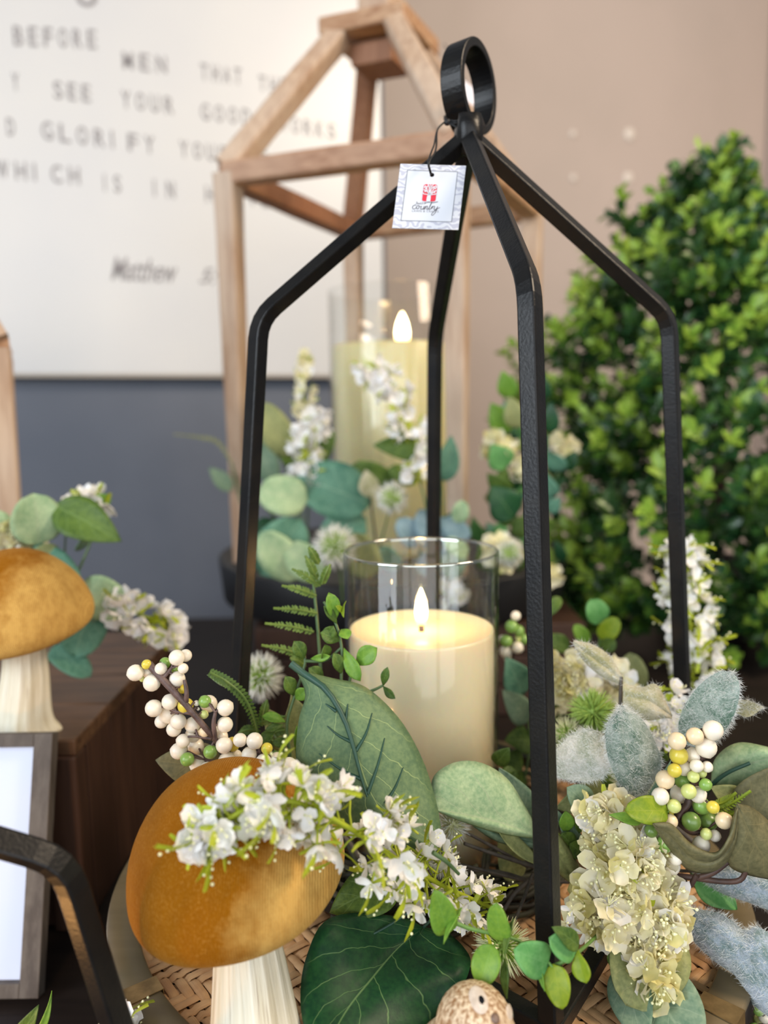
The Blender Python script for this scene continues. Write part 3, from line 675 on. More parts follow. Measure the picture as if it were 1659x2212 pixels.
M['tagwhite'] = mat('white_tag_print', S(216, 220, 228), rough=.5); M['taggrey'] = mat('grey_tag_print', S(120, 122, 130), rough=.5); M['tagred'] = mat('red_tag_print', S(214, 44, 66), rough=.45); M['tagdark'] = mat('dark_tag_print', S(84, 82, 90), rough=.5)
mb = MB(); N2 = []
for i in range(N_):
    an = 2 * PI * i / N_; cx_, cy_ = math.cos(an), math.sin(an); k = 1e9
    for (den, lim) in ((cx_, (.88 - hole[0]) if cx_ > 0 else .12 - hole[0]), (cy_, (.90 - hole[1]) if cy_ > 0 else .12 - hole[1])):
        if abs(den) > 1e-6: k = min(k, lim / den)
    N2.append((hole[0] + k * cx_, hole[1] + k * cy_))
for cx_, cy_ in ((.12, .12), (.88, .12), (.88, .9), (.12, .9)):
    j = min(range(N_), key=lambda i: (N2[i][0] - cx_) ** 2 + (N2[i][1] - cy_) ** 2); N2[j] = (cx_, cy_)
mb.grid([[tq(*p, .0003) for p in inner], [tq(*p, .0003) for p in N2]], 0, None, True); rect_ring(mb, .115, .115, .885, .905, .008, .0004, 1)
mb.build('printed_panel', [M['tagwhite'], M['taggrey']], TCD, smooth=False)
mb = MB()
def rrect(x0, y0, x1, y1, rad, z, m):
    pts = []
    for (cx_, cy_, a0) in ((x1 - rad, y1 - rad, 0), (x0 + rad, y1 - rad, 90), (x0 + rad, y0 + rad, 180), (x1 - rad, y0 + rad, 270)):
        for k in range(5): an = math.radians(a0 + k * 22.5); pts.append(tq(cx_ + rad * math.cos(an), cy_ + rad * math.sin(an), z))
    mb.add(pts, [tuple(range(len(pts)))], m)
rrect(.395, .425, .60, .69, .03, .0005, 0)
def st(pts, w, z=.0007, m=1): ribbon(mb, [(p[0] * Wt, p[1] * Ht) for p in cat(pts, 18)], w * Wt, X, Yv, BLc, z, m)
rrect(.462, .424, .522, .50, .004, .0006, 1); st([(.492, .47), (.494, .51), (.500, .55)], .05)
for pts, w in (([(.497, .52), (.47, .56), (.43, .59), (.40, .60)], .016), ([(.497, .52), (.54, .555), (.575, .585), (.598, .59)], .016), ([(.497, .53), (.455, .59), (.44, .64), (.41, .665)], .014),
               ([(.497, .53), (.545, .60), (.56, .65), (.59, .67)], .014), ([(.498, .54), (.48, .60), (.475, .66), (.455, .688)], .012), ([(.498, .54), (.515, .61), (.52, .66), (.54, .688)], .012),
               ([(.49, .515), (.45, .53), (.41, .535), (.397, .555)], .012), ([(.51, .52), (.55, .53), (.59, .535), (.6, .55)], .012), ([(.498, .55), (.497, .62), (.498, .69)], .012)): st(pts, w)
for (x, y) in ((.43, .62), (.455, .655), (.50, .66), (.545, .645), (.575, .625), (.425, .575), (.57, .565), (.48, .63), (.525, .63), (.41, .64), (.59, .645)):
    mb.add([tq(x + .011 * math.cos(k), y + .014 * math.sin(k), .0007) for k in [j * PI / 4 for j in range(8)]], [tuple(range(8))], 1)
mb.build('logo', [M['tagred'], M['tagwhite']], TCD, smooth=False)
mb = MB()
def pen(pts, w=.009): ribbon(mb, [(p[0] * Wt, p[1] * Ht) for p in cat(pts, max(12, len(pts) * 4))], w * Wt, X, Yv, BLc, .0005)
def off(pts, dx, dy, k=1): return [(dx + x * k, dy + y * k) for x, y in pts]
# script word "country"
pen(off([(.05, .05), (.035, .062), (.01, .05), (.0, .025), (.015, .0), (.04, .005), (.06, .025)], .265, .30))                                        # c
pen(off([(.06, .025), (.065, .045), (.09, .055), (.10, .03), (.085, .003), (.065, .01), (.062, .03)], .265, .30)); pen([(.36, .345), (.385, .34), (.40, .35)], .007)  # o
pen([(.40, .35), (.392, .305), (.41, .298), (.432, .318), (.44, .35)]); pen([(.44, .35), (.432, .302), (.446, .302)])                               # u
pen([(.446, .302), (.462, .35), (.455, .30)]); pen([(.457, .325), (.478, .35), (.492, .34), (.482, .302), (.50, .302)])                             # n
pen([(.50, .302), (.525, .34), (.548, .42)], .009); pen([(.548, .42), (.525, .35), (.515, .305), (.535, .302)], .009); pen([(.44, .395), (.50, .412), (.56, .405), (.64, .425)], .009)  # t with its long bar
pen([(.535, .302), (.56, .345), (.565, .352), (.558, .305)]); pen([(.562, .33), (.585, .352), (.60, .345)])                                           # r
pen([(.60, .345), (.592, .305), (.61, .298), (.635, .325), (.645, .35)]); pen([(.645, .35), (.625, .27), (.59, .215), (.565, .22), (.585, .26), (.64, .31), (.68, .335)], .008)   # y
pen([(.335, .405), (.318, .412), (.315, .40), (.33, .39), (.318, .376), (.305, .382)], .005); pen([(.335, .40), (.338, .378), (.352, .38), (.358, .40), (.362, .38), (.378, .384), (.385, .41)], .005)
pen([(.385, .40), (.388, .38), (.398, .38)], .005); pen([(.42, .408), (.405, .40), (.42, .388), (.405, .378)], .005); pen([(.45, .408), (.435, .40), (.45, .388), (.435, .378)], .005)
mb.build('script_lettering', M['tagdark'], TCD, smooth=False)
text_mb("LAWN & CRAFTS", tq(.265, .255, .0004), X, Yv, Wt * .40, Ht * .032, spacing=1.15).build('lettering', M['taggrey'], TCD, smooth=False)
mb = MB()
for dx in (0, 5):
    mb.tube([P(*p) for p in cat([(931 + dx * .2, 378, .4365), (925 + dx * .3, 352, .4325), (931 + dx * 1.6, 330, .445), (938 + dx, 312, .455), (945, 280, .468), (962, 262, .476)], 22)], .00055, 6)
hoop = [(962, 262, .478), (985, 266, .470), (1003, 256, .474), (1008, 240, .482), (1001, 236, .50), (975, 248, .512), (960, 256, .492), (964, 262, .478)]
mb.tube([P(*p) for p in cat(hoop, 30)], .0006, 6); mb.tube([P(*p) + Z * .0012 for p in cat(hoop, 30)], .0006, 6)
mb.tube([P(*p) for p in cat([(966, 266, .474), (985, 274, .470), (992, 292, .472), (984, 300, .474)], 12)], .0006, 6); mb.ball(P(966, 264, .474), .0022, 8)
mb.build('string', M['string'], r)

# ================================================================ FRONT TRAY, CANDLE, MUSHROOMS
TC = V((.0229, .4619, T)); TR = .194
r = thing('round_tray', 'large round grey-brown rimmed tray with woven rattan bottom under the black lantern', 'tray', TC - Z * .085)
mb = MB(); mb.lathe(TC, [(TR - .0175, -.014), (TR - .0175, -.0012), (TR - .0165, -.0002), (TR - .001, -.0002), (TR, -.0014), (TR, -.004)], 128); RIM = mb.build('rim', M['rim'], r)
mb = MB(); mb.lathe(TC, [(TR, -.004), (TR + .001, -.012), (TR - .006, -.030), (TR - .012, -.038), (1e-6, -.038)], 128); mb.build('side_band', M['rim_dark'], r)
mb = MB(); mb.lathe(TC, [(1e-6, -.038), (.13, -.038), (.12, -.06), (.14, -.085), (1e-6, -.085)], 64); mb.build('foot', M['rim_dark'], r)
for px, py in ((325, 2132), (1575, 2188)):
    g = G(px, py, 0) - TC; an = math.atan2(g.y, g.x)
    mb = MB(); rows = []
    for i in range(7):
        a_ = an + (i - 3) / 3 * .032; o = V((math.cos(a_), math.sin(a_), 0)); rows.append([TC + o * (TR - .0182) - Z * .012, TC + o * (TR - .0182) + Z * .0003, TC + o * (TR + .0006) + Z * .0003, TC + o * (TR + .0012) - Z * .012])
    mb.grid(rows); mb.build('brass_clip', M['brass'], RIM, smooth=False, sol=.0006)
# twill weave of split-rattan strips
mb = MB(); sw = .0056; NR = int((TR * 2) / sw); ang = math.radians(38); ex, ey = V((math.cos(ang), math.sin(ang), 0)), V((-math.sin(ang), math.cos(ang), 0))
RI = TR - .017
for fam, (A, B_) in enumerate(((ex, ey), (ey, ex))):
    for i in range(NR):
        off_ = (i + .5) * sw - TR
        if abs(off_) >= RI: continue
        half = math.sqrt(RI ** 2 - off_ ** 2); j0 = int((TR - half) / sw); j1 = int((TR + half) / sw) + 1; rows = []; uvs = []; wv_ = sw * rnd.uniform(.42, .485); jit = rnd.uniform(-.0005, .0005); ro = rnd.random() * 9
        for j in range(j0 * 2, j1 * 2 + 1):
            y = j * sw / 2 - TR
            if abs(y) > half: y = math.copysign(half, y)
            c_ = int((y + TR) / sw); over = ((i + c_) % 6 < 3) ^ (fam == 1)
            h = (.0012 if over else -.0010) if j % 2 else (.0012 if (over and ((i + c_ - 1) % 6 < 3) ^ (fam == 1)) else -.0010 if (not over and not (((i + c_ - 1) % 6 < 3) ^ (fam == 1))) else 0)
            p = TC + A * y + B_ * (off_ + jit) - Z * .010 + Z * h
            rows.append([p - B_ * wv_ - Z * .0003, p - B_ * wv_ * .75 + Z * .0002, p + B_ * wv_ * .75 + Z * .0002, p + B_ * wv_ - Z * .0003]); uvs.append([(y * 8 + ro, ro + k * .33) for k in range(4)])
        mb.grid(rows, 0, uvs)
mb.build('woven_bottom', M['rattan'], r, smooth=True)
mb = MB(); mb.lathe(TC, [(1e-6, -.0145), (TR - .016, -.0145)], 64); mb.build('backing', mat('dark_backing_board', S(64, 44, 32), rough=.8), r)

KC = V((.0235, .4935, T)); zb0 = T - .007
r = thing('pillar_candle', 'lit cream pillar candle inside the clear glass cylinder on the rattan tray', 'candle', (KC.x, KC.y, zb0))
HC = .1457
mb = MB(); mb.lathe(V((KC.x, KC.y, zb0)), [(1e-6, .0025), (.046, .0025), (.0476, .004), (.0478, .07), (.0478, HC + .005), (.0474, HC + .0068), (.0462, HC + .0066), (.044, HC + .0054), (.03, HC + .0048), (.012, HC + .0044), (1e-6, HC + .0042)], 96)
mb.build('wax', M['wax'], r)
fz = zb0 + HC + .0042; fl = V((KC.x, KC.y, fz))
mb = MB(); mb.lathe(fl + Z * .004, [(1e-6, 0), (.0028, .0004), (.0040, .004), (.0044, .009), (.0038, .0145), (.0022, .0205), (.0007, .0245), (1e-6, .0255)], 24, 0, None, lambda a, z, t: (a, z)); FLO = mb.build('flame', M['flame'], r)
mb = MB(); mb.lathe(fl, [(1e-6, -.0008), (.0018, -.0006), (.0018, .004), (1e-6, .0045)], 12); mb.build('wick_holder', M['wick'], r)
r = thing('glass_cylinder', 'clear glass cylinder around the lit cream candle', 'glass', (KC.x, KC.y, zb0))
HG = .1975 + .007
mb = MB(); mb.lathe(V((KC.x, KC.y, zb0)), [(1e-6, 0), (.049, 0), (.0504, .0012), (.0506, .01), (.0506, HG - .0008), (.0501, HG), (.0494, HG - .0006), (.0490, HG - .002), (.0490, .0022), (.0480, .0016), (1e-6, .0016)], 96); mb.build('vessel', M['glass'], r)
mb = MB(); mb.lathe(V((KC.x, KC.y, zb0)), [(.0507, HG - .0016), (.0508, HG - .0004), (.0500, HG + .0006), (.0491, HG - .0002), (.0489, HG - .0016)], 96)
def rimglass():
    n = NT('polished_glass_lip'); g = n.n('ShaderNodeBsdfGlossy'); g.inputs['Roughness'].default_value = .08; g.inputs[0].default_value = (.8, .84, .8, 1); t = n.n('ShaderNodeBsdfTransparent'); mx = n.n('ShaderNodeMixShader'); mx.inputs[0].default_value = .42
    n.l(t.outputs[0], mx.inputs[1]); n.l(g.outputs[0], mx.inputs[2]); n.l(mx.outputs[0], n.out.inputs[0]); return n.m
mb.build('lip', rimglass(), r)

def mushroom(label, capc, capax, R, foot, topw, footw, group, roll=0):
    r = thing('mushroom_ornament', label, 'ornament', foot, group); ax = capax.normalized(); Fm = frame_z(ax, V((1, 0, 0))); A = [V(Fm.col[i]) for i in range(3)]
    prof = [(1e-6, .93), (.16, .92), (.34, .87), (.52, .77), (.69, .61), (.83, .42), (.93, .22), (.985, .02), (1.0, -.12), (.975, -.24), (.91, -.33), (.78, -.38), (.55, -.39), (.25, -.37), (1e-6, -.36)]
    pr = [(a * R, z * R) for a, z in cat(prof, 46)]; pr = [(max(1e-6, a), z) for a, z in pr]
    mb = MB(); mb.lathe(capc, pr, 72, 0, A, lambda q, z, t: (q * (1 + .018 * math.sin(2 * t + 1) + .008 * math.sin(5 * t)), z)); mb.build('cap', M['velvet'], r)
    top = capc - ax * (R * .36); rows = []; uvs = []; n = 26; sg = 72
    c1 = top.lerp(foot, .5) + V((0, 0, 0)); cl = cat([tuple(top + ax * .004), tuple(top.lerp(foot, .35) - ax * .002), tuple(foot + Z * .012), tuple(foot)], n)
    for i in range(n):
        u = i / (n - 1); rr = topw + (footw - topw) * (u ** 1.45); row = []; uv = []
        for j in range(sg + 1):
            t = 2 * PI * j / sg; q = rr * (1 + (.05 + .07 * u) * math.sin(5 * t + 1.3) * u + .022 * math.sin(13 * t + 2 * u) + .014 * math.sin(29 * t + 3))
            row.append(V(cl[i]) + V((math.cos(t) * q, math.sin(t) * q, 0))); uv.append((j / sg, u))
        rows.append(row); uvs.append(uv)
    mb = MB(); mb.grid(rows, 0, uvs); mb.add(rows[-1][:-1], [tuple(range(sg))], 0); mb.merge = True; mb.build('stalk', M['stem_cream'], r)
    return r
capd = .352
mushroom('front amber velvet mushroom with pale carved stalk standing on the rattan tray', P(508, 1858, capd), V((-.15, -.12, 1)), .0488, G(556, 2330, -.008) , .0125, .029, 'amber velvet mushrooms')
f2 = G(52, 1578, .061)
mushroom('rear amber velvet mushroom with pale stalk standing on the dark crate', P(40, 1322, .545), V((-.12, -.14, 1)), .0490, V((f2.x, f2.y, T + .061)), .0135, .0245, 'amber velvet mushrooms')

# ---- carved figurine peeking over the tray edge
fd = .318; hc = P(1030, 2214, fd); r = thing('animal_figurine', 'small carved light brown animal figurine with black eyes at the bottom edge', 'figurine', G(1050, 2420, -.008))
fx = (-FW * .75 + RT * .42 - UP * .42).normalized(); fu = (UP - fx * UP.dot(fx)).normalized(); fs = fu.cross(fx).normalized()
def carved():
    n = NT('carved_striated_figure'); ob = n.coords('Object', (1, 1, 1)); f = n.noise(n.coords('Object', (1, 1, .14)), 620, 4, .6)
    g = n.n('ShaderNodeSeparateXYZ'); n.l(ob, g.inputs[0]); col = n.mix(n.ramp(f, .40, .6), S(156, 116, 78), S(232, 210, 178)); n.bsdf(col, .6, nrm=n.bump(f, .7, .001)); return n.m
mb = MB(); rows = []
prof = [(0, .88), (.10, .87), (.30, .83), (.52, .72), (.72, .52), (.86, .25), (.93, -.05), (.92, -.35), (.86, -.6), (.92, -.95), (1.08, -1.35), (1.15, -1.8), (1.05, -2.2), (.85, -2.45), (0, -2.5)]
HR = .0168
mb.lathe(hc, [(max(1e-6, a * HR * 1.05), z * HR * 1.05) for a, z in cat(prof, 40)], 56, 0, (fx, fs, fu),
         lambda q, z, t: (q * (1 + (.16 * max(0, math.cos(t)) ** 3 * math.exp(-((z / HR + .25) ** 2) * 4)) + .05 * math.cos(2 * t) + .015 * math.sin(22 * t + z * 900)), z))
mb.build('body', carved(), r)
def onhead(px, py, k=0.0): 
    return P(px, py, fd - HR * (.78 + k))
M['eyew'] = mat('white_painted_eye_patch', S(222, 208, 194), S(196, 180, 164), 300, .6); M['eyeb'] = mat('glossy_black_eye', (.008, .008, .01, 1), rough=.1)
def cast(px, py):
    best = None; o = P(px, py, .2); d = (P(px, py, .5) - o).normalized(); me = [c for c in r.children if c.name.startswith('body')][0]
    ok, loc, no, _ = me.ray_cast(o - ORG[r.name], d); return (loc + ORG[r.name], no) if ok else (P(px, py, fd - HR * .7), -FW)
bpy.context.view_layer.update()
for (x, y, rx) in ((1034, 2158, 21), (1101, 2190, 15)):
    p, no = cast(x, y); q = rx * .31 / F_PX; Fm = frame_z(no, fu); A = [V(Fm.col[i]) for i in range(3)]
    mb = MB(); mb.lathe(p, [(1e-6, .0004), (q * .7, .0003), (q, -.0004)], 20, 0, (A[0] * .95, A[1] * 1.5, A[2])); EP = mb.build('eye_patch', M['eyew'], r)
    p2, no2 = cast(x + 6, y + 3); mb = MB(); mb.ball(p2 - no2 * q * .12, q * .56, 14, 0, (1, 1, .5), (A[0] * .9, A[1] * 1.4, A[2])); mb.build('eye', M['eyeb'], EP)
p, no = cast(1070, 2200); mb = MB(); Fm = frame_z(no, fu); A = [V(Fm.col[i]) for i in range(3)]; mb.lathe(p, [(1e-6, .0012), (.0012, .001), (.0019, .0003), (.0020, -.0006)], 16, 0, A); mb.build('nose', mat('brown_nose', S(128, 104, 90), S(110, 86, 74), 200, .5), r)

# ================================================================ CRATE, FRAME, REAR TRAY
cx1, cy1 = -.221, .516; ct = T + .061
r = thing('wooden_crate', 'dark stained wooden crate under the rear mushroom at the left', 'crate', (cx1 - .17, cy1 + .14, TT))
cw, cdp, ch = .34, .275, ct - TT
for k in range(4):
    mb = MB(); mb.box((cx1 - cw / 2, cy1 + (k + .5) * cdp / 4, ct - .006), cw, cdp / 4 - .0015, .012); mb.build('top_plank', M['crate_top'], r, smooth=False, bev=.0015)
for k in range(5):
    mb = MB(); mb.box((cx1 - .006, cy1 + .022 + (k + .5) * (cdp - .024) / 5, TT + (ch - .012) / 2), .010, (cdp - .024) / 5 - .0022, ch - .012); mb.build('side_plank', M['crate'], r, smooth=False, bev=.0012)
for k in range(3):
    mb = MB(); mb.box((cx1 - cw / 2, cy1 + .010, TT + (k + .5) * (ch - .012) / 3), cw - .05, .010, (ch - .012) / 3 - .002); mb.build('front_plank', M['crate'], r, smooth=False, bev=.0012)
for sx in (0, 1):
    mb = MB(); mb.box((cx1 - .012 - sx * (cw - .024), cy1 + .009, TT + (ch - .012) / 2), .024, .020, ch - .012); mb.build('corner_post', M['crate'], r, smooth=False, bev=.002)
mb = MB(); mb.box((cx1 - cw / 2 - .01, cy1 + cdp / 2, TT + .06), cw - .05, cdp - .05, .11); mb.build('inner_box', M['crate'], r, smooth=False)
r = thing('picture_frame', 'grey wood frame with pale blue-white print leaning against the dark crate', 'frame', (-.30, .46, TT))
b_r = P(97, 2142, .5); b_r.z = TT + .001; t_r = P(92, 1618, .5); t_r.y = cy1 - .012; YF = (t_r - b_r); YF.x = 0; HF_ = YF.length; YF.normalize(); XF = V((1, 0, 0)); NF = XF.cross(YF); WF = .16
def fb(x0, y0, x1, y1, z0, z1, name, m):
    mb = MB(); mb.box(b_r + XF * ((x0 + x1) / 2 - 0) + YF * ((y0 + y1) / 2) + NF * ((z0 + z1) / 2), x1 - x0, y1 - y0, z1 - z0, (XF, YF, NF)); mb.build(name, m, r, smooth=False, bev=.0006)
fw = .0126
fb(-fw, 0, 0, HF_, 0, .010, 'frame_side', M['frame_grey']); fb(-WF, 0, -WF + fw, HF_, 0, .010, 'frame_side', M['frame_grey'])
fb(-WF + fw, HF_ - fw * .7, -fw, HF_, 0, .010, 'frame_top', M['frame_grey']); fb(-WF + fw, 0, -fw, fw * .7, 0, .010, 'frame_bottom', M['frame_grey'])
fb(-WF + fw, fw * .7, -fw, HF_ - fw * .7, .001, .004, 'print', mat('pale_blue_white_print', S(206, 220, 246), S(214, 222, 244), 8, .25))
r = thing('round_tray', 'black round tray under the tall wooden lantern behind', 'tray', (WC.x - .02, WC.y, HF - .06))
mb = MB(); mb.lathe(V((WC.x - .01, WC.y - .01, HF - .001)), [(1e-6, -.004), (.232, -.004), (.236, 0), (.244, -.001), (.245, -.004), (.240, -.055), (.234, -.06), (1e-6, -.06)], 96); mb.build('tray_body', mat('black_painted_tray', (.006, .006, .007, 1), rough=.55), r)
r = thing('wooden_crate', 'dark brown wooden crate beneath the black round tray behind', 'crate', (WC.x, WC.y, TT))
for k in range(3):
    mb = MB(); mb.box((WC.x + .02, WC.y - .02, TT + (k + .5) * (HF - .062 - TT) / 3), .40, .36, (HF - .062 - TT) / 3 - .002); mb.build('plank_course', M['crate'], r, smooth=False, bev=.002)

# ---- dark twig ring round the foot of the candle
r = thing('twig_ring', 'dark twig ring lying around the foot of the candle under the leaves', 'wreath', (KC.x, KC.y, zb0))
mb = MB(); tr_ = random.Random(6)
for k in range(90):
    R0, h0, ph, a0, sp_ = tr_.uniform(.060, .098), tr_.uniform(.003, .020), tr_.random() * 6.3, tr_.random() * 6.3, tr_.uniform(1.2, 2.6)
    mb.tube([V((KC.x, KC.y, zb0)) + V((math.cos(a0 + sp_ * i / 14) * (R0 + .006 * math.sin(ph + i)), math.sin(a0 + sp_ * i / 14) * (R0 + .006 * math.sin(ph + i)), h0 + .003 * math.sin(ph * 2 + i * 1.3))) for i in range(15)], tr_.uniform(.001, .0024), 5)
mb.build('twigs', mat('dark_mossy_twigs', S(34, 30, 22), S(52, 54, 30), 60, .7, bump=.4), r)

# rear candle in its glass
gz = HF - .004; gc = V((P(850, 800, (WC - CAM).dot(FW)).x, WC.y - .02, gz)); gr = 134 * (gc - CAM).dot(FW) / F_PX
zt = P(850, 751, (gc - CAM).dot(FW)).z - gz; zg = P(850, 640, (gc - CAM).dot(FW)).z - gz
r = thing('pillar_candle', 'large ribbed pale yellow candle inside the tall wooden lantern', 'candle', gc)
mb = MB(); mb.lathe(gc, [(1e-6, .003), (gr * .93, .003), (gr * .95, .01), (gr * .95, zt * .5), (gr * .95, zt - .003), (gr * .93, zt), (gr * .9, zt - .003), (1e-6, zt - .004)], 144, 0, None, lambda q, z, t: (q * (1 + .008 * math.cos(t * 36)), z)); mb.build('wax', M['wax2'], r)
fx0 = P(868, 748, (gc - CAM).dot(FW)); f0 = V((fx0.x, gc.y, gz + zt - .002))
mb = MB(); mb.lathe(f0, [(1e-6, 0), (.006, .001), (.009, .009), (.0095, .019), (.0075, .031), (.0035, .041), (1e-6, .047)], 20); mb.build('flame', M['flame'], r)
r = thing('glass_cylinder', 'large clear glass cylinder around the rear candle in the wooden lantern', 'glass', gc)
mb = MB(); mb.lathe(gc, [(gr * .97, .001), (gr, .002), (gr, zg - .001), (gr * .99, zg), (gr * .975, zg - .001), (gr * .97, .001)], 96); mb.build('vessel', M['glass'], r)
# ================================================================ FRONT ARRANGEMENT
def pick(name, label, cat_, root, group=None): return thing(name, label, cat_, P(*root), group)
def c2(x, y): return (240 + .3617 * x, 1360 + .3617 * y)
def c3(x, y): return (540 + .3617 * x, 1240 + .3617 * y)
def c6(x, y): return (1060 + .361 * x, 1150 + .361 * y)
def c7(x, y): return (1060 + .361 * x, 1650 + .361 * y)
# --- big sage leaf with raised dark ribs in front of the candle
r = pick('broad_leaf_pick', 'broad sage green leaf with dark raised ribs in front of the candle', 'leaf', (850, 1900, .42))
BLF = leafo(r, [(640, 1447, .415), (700, 1490, .405), (748, 1570, .398), (775, 1640, .393), (800, 1710, .388), (850, 1780, .384), (950, 1838, .380)],
      [(640, 1447), (660, 1500), (645, 1560), (641, 1650), (668, 1730), (750, 1795), (850, 1832), (950, 1842)],
      [(640, 1447), (720, 1466), (790, 1485), (860, 1550), (912, 1640), (941, 1730), (953, 1800), (950, 1838)], 'lf_sage', .010, .016, n=36, camber=.003)
mbr = MB()
def rib(parent, pts, d, r0=.0011, m='rib', name='rib', off_=.004):
    ps = [P(x, y, d(x, y) - off_) for x, y in cat(pts, 14)]; 
    bpy.context.view_layer.update(); og = ORG[parent.name]
    for i_, (x, y) in enumerate(cat(pts, 14)):
        o = P(x, y, .2); ok, loc, no, _ = parent.ray_cast(o - og, (P(x, y, .5) - o).normalized())
        if ok: ps[i_] = loc + og + (o - loc - og).normalized() * r0 * .45
    mb = MB(); mb.tube(ps, [r0 * (1 - .75 * i / 13) for i in range(14)], 7); return mb.build(name, M[m], parent)
dl_ = lambda x, y: .415 - (y - 1447) * .000088 + abs((x - 640) * .62 - (y - 1447) * .52) * .00004
rib(BLF, [c3(245, 535), c3(330, 600), c3(455, 690), c3(560, 860), c3(620, 1040), c3(660, 1200), c3(700, 1330)], lambda x, y: .415 - (y - 1440) * .000085, .0022, off_=.003, name='midrib')
for a in ([c3(515, 820), c3(450, 775)], [c3(568, 885), c3(578, 830), c3(585, 775)], [c3(600, 1000), c3(530, 965), c3(460, 908)], [c3(635, 1055), c3(695, 950), c3(730, 830)], [c3(662, 1225), c3(540, 1165), c3(412, 1072)],
          [c3(705, 1310), c3(765, 1140), c3(805, 980)], [c3(808, 1372), c3(870, 1270), c3(916, 1155)], [c3(975, 1500), c3(1003, 1436)]): rib(BLF, a, dl_, .0010)
# --- dark leaf at the bottom
r = pick('broad_leaf_pick', 'broad dark green veined leaf lying at the bottom beside the mushroom stalk', 'leaf', (1010, 1980, .43))
leafo(r, [(915, 2003, .400), (860, 2048, .388), (800, 2118, .368), (745, 2188, .350), (690, 2290, .325)],
      [(915, 2003), (870, 1983), (770, 1972), (700, 1992), (664, 2060), (650, 2130), (655, 2210), (690, 2290)],
      [(915, 2003), (965, 2015), (1004, 2050), (1016, 2085), (988, 2150), (930, 2220), (820, 2290), (690, 2290)], 'lf_dark', .004, .006, n=36, camber=.003)
stem(r, [(1000, 1920, .43), (960, 1960, .41), (915, 2003, .398)], .0011, 'rib')
stem(r, [(690, 2010, .385), (745, 2040, .382), (830, 2005, .386), (905, 1955, .392)], .0008, 'rib')
r = pick('broad_leaf_pick', 'small dark green leaf tucked under the white flower spray above the big dark leaf', 'leaf', (1000, 1930, .44))
leaf(r, (862, 1895, .405), (712, 1972, .392), 108, 'lf_moss', 12, .05, .1)
stem(r, [(1000, 1930, .44), (930, 1905, .42), (862, 1895, .405)], .001)
leaf(r, (826, 1738, .402), (944, 1842, .398), 66, 'lf_dark', 10, .04, .1, thick=.0004)
# --- white flower spray over the mushroom
r = pick('flower_spray', 'long white flower spray with lime sepals lying over the front mushroom cap', 'flowers', (1090, 1960, .43))
spray(r, [(1060, 1960, .400), (960, 1915, .372), (860, 1858, .345), (765, 1795, .324), (660, 1740, .312), (570, 1730, .305), (475, 1782, .301), (405, 1832, .300)], [50, 80, 98, 92, 84, 74, 44, 8], 150, FL_W, (.72, 1.02), seed=8)
stem(r, [(935, 1841, .345), (965, 1862, .347), (991, 1888, .352)], .0011, 'mstem', 'stem_end')
# --- ivory berries, left
r = pick('berry_spray', 'ivory berry spray on a brown twig standing above the front mushroom', 'berries', (620, 1760, .43))
L1 = [(145, 258, 50, 'w'), (212, 208, 30, 'y'), (222, 257, 34, 'w'), (243, 318, 52, 'w'), (297, 235, 38, 'w'), (322, 200, 35, 'g'), (392, 168, 48, 'w'), (445, 155, 38, 'w'), (430, 232, 32, 'w'), (395, 295, 48, 'w'), (427, 355, 28, 'y'), (380, 235, 25, 'g'), (190, 290, 24, 'l'),
      (255, 470, 52, 'w'), (350, 432, 48, 'w'), (338, 508, 54, 'w'), (445, 455, 48, 'y'), (300, 550, 40, 'w'), (402, 550, 48, 'w'), (375, 595, 45, 'w'), (487, 570, 48, 'w'), (560, 430, 38, 'g'), (583, 443, 52, 'w'), (682, 467, 50, 'w'), (555, 507, 27, 'l'), (680, 567, 48, 'w'),
      (490, 627, 48, 'w'), (520, 474, 10, 'w'), (510, 440, 18, 'w'), (430, 665, 42, 'w'), (403, 725, 50, 'w'), (507, 697, 50, 'w'), (593, 730, 42, 'g'), (455, 775, 42, 'g'), (520, 802, 54, 'w'), (572, 835, 45, 'w'), (675, 690, 50, 'w'), (725, 685, 44, 'y'), (770, 660, 42, 'w'),
      (655, 640, 44, 'w'), (692, 785, 54, 'w'), (745, 755, 38, 'w'), (857, 665, 50, 'w'), (825, 745, 46, 'w'), (930, 710, 35, 'y'), (910, 790, 48, 'w'), (988, 772, 40, 'w'), (1062, 812, 50, 'w'), (960, 790, 35, 'y'), (1025, 810, 30, 'w'), (560, 610, 34, 'p'), (640, 600, 30, 'w')]
berries(r, [c2(x, y) + (q * .3617, 'b_' + k) for x, y, q, k in L1], .395,
        [([c2(225, 205) + (.396,), c2(300, 290) + (.394,), c2(430, 430) + (.392,), c2(540, 560) + (.392,), c2(640, 680) + (.397,), c2(780, 850) + (.42,)], .0019), ([c2(310, 290) + (.394,), c2(360, 230) + (.395,)], .0011),
         ([c2(447, 430) + (.392,), c2(450, 370) + (.391,), c2(438, 300) + (.392,)], .0013), ([c2(620, 650) + (.394,), c2(612, 560) + (.392,), c2(622, 495) + (.392,)], .0013), ([c2(640, 780) + (.40,), c2(760, 800) + (.402,), c2(885, 770) + (.40,), c2(885, 700) + (.396,)], .0013),
         ([c2(480, 500) + (.392,), c2(390, 490) + (.394,)], .0010), ([c2(600, 650) + (.394,), c2(520, 640) + (.394,)], .001), ([c2(560, 780) + (.4,), c2(660, 800) + (.402,)], .001)])
r = pick('leaf_pick', 'dull green oval leaf behind the left ivory berries', 'leaf', (540, 1690, .44))
leaf(r, (480, 1655, .425), (336, 1642, .415), 96, 'lf_khaki', -12, .05, .12); 
stem(r, [(540, 1690, .44), (480, 1655, .425)], .001)
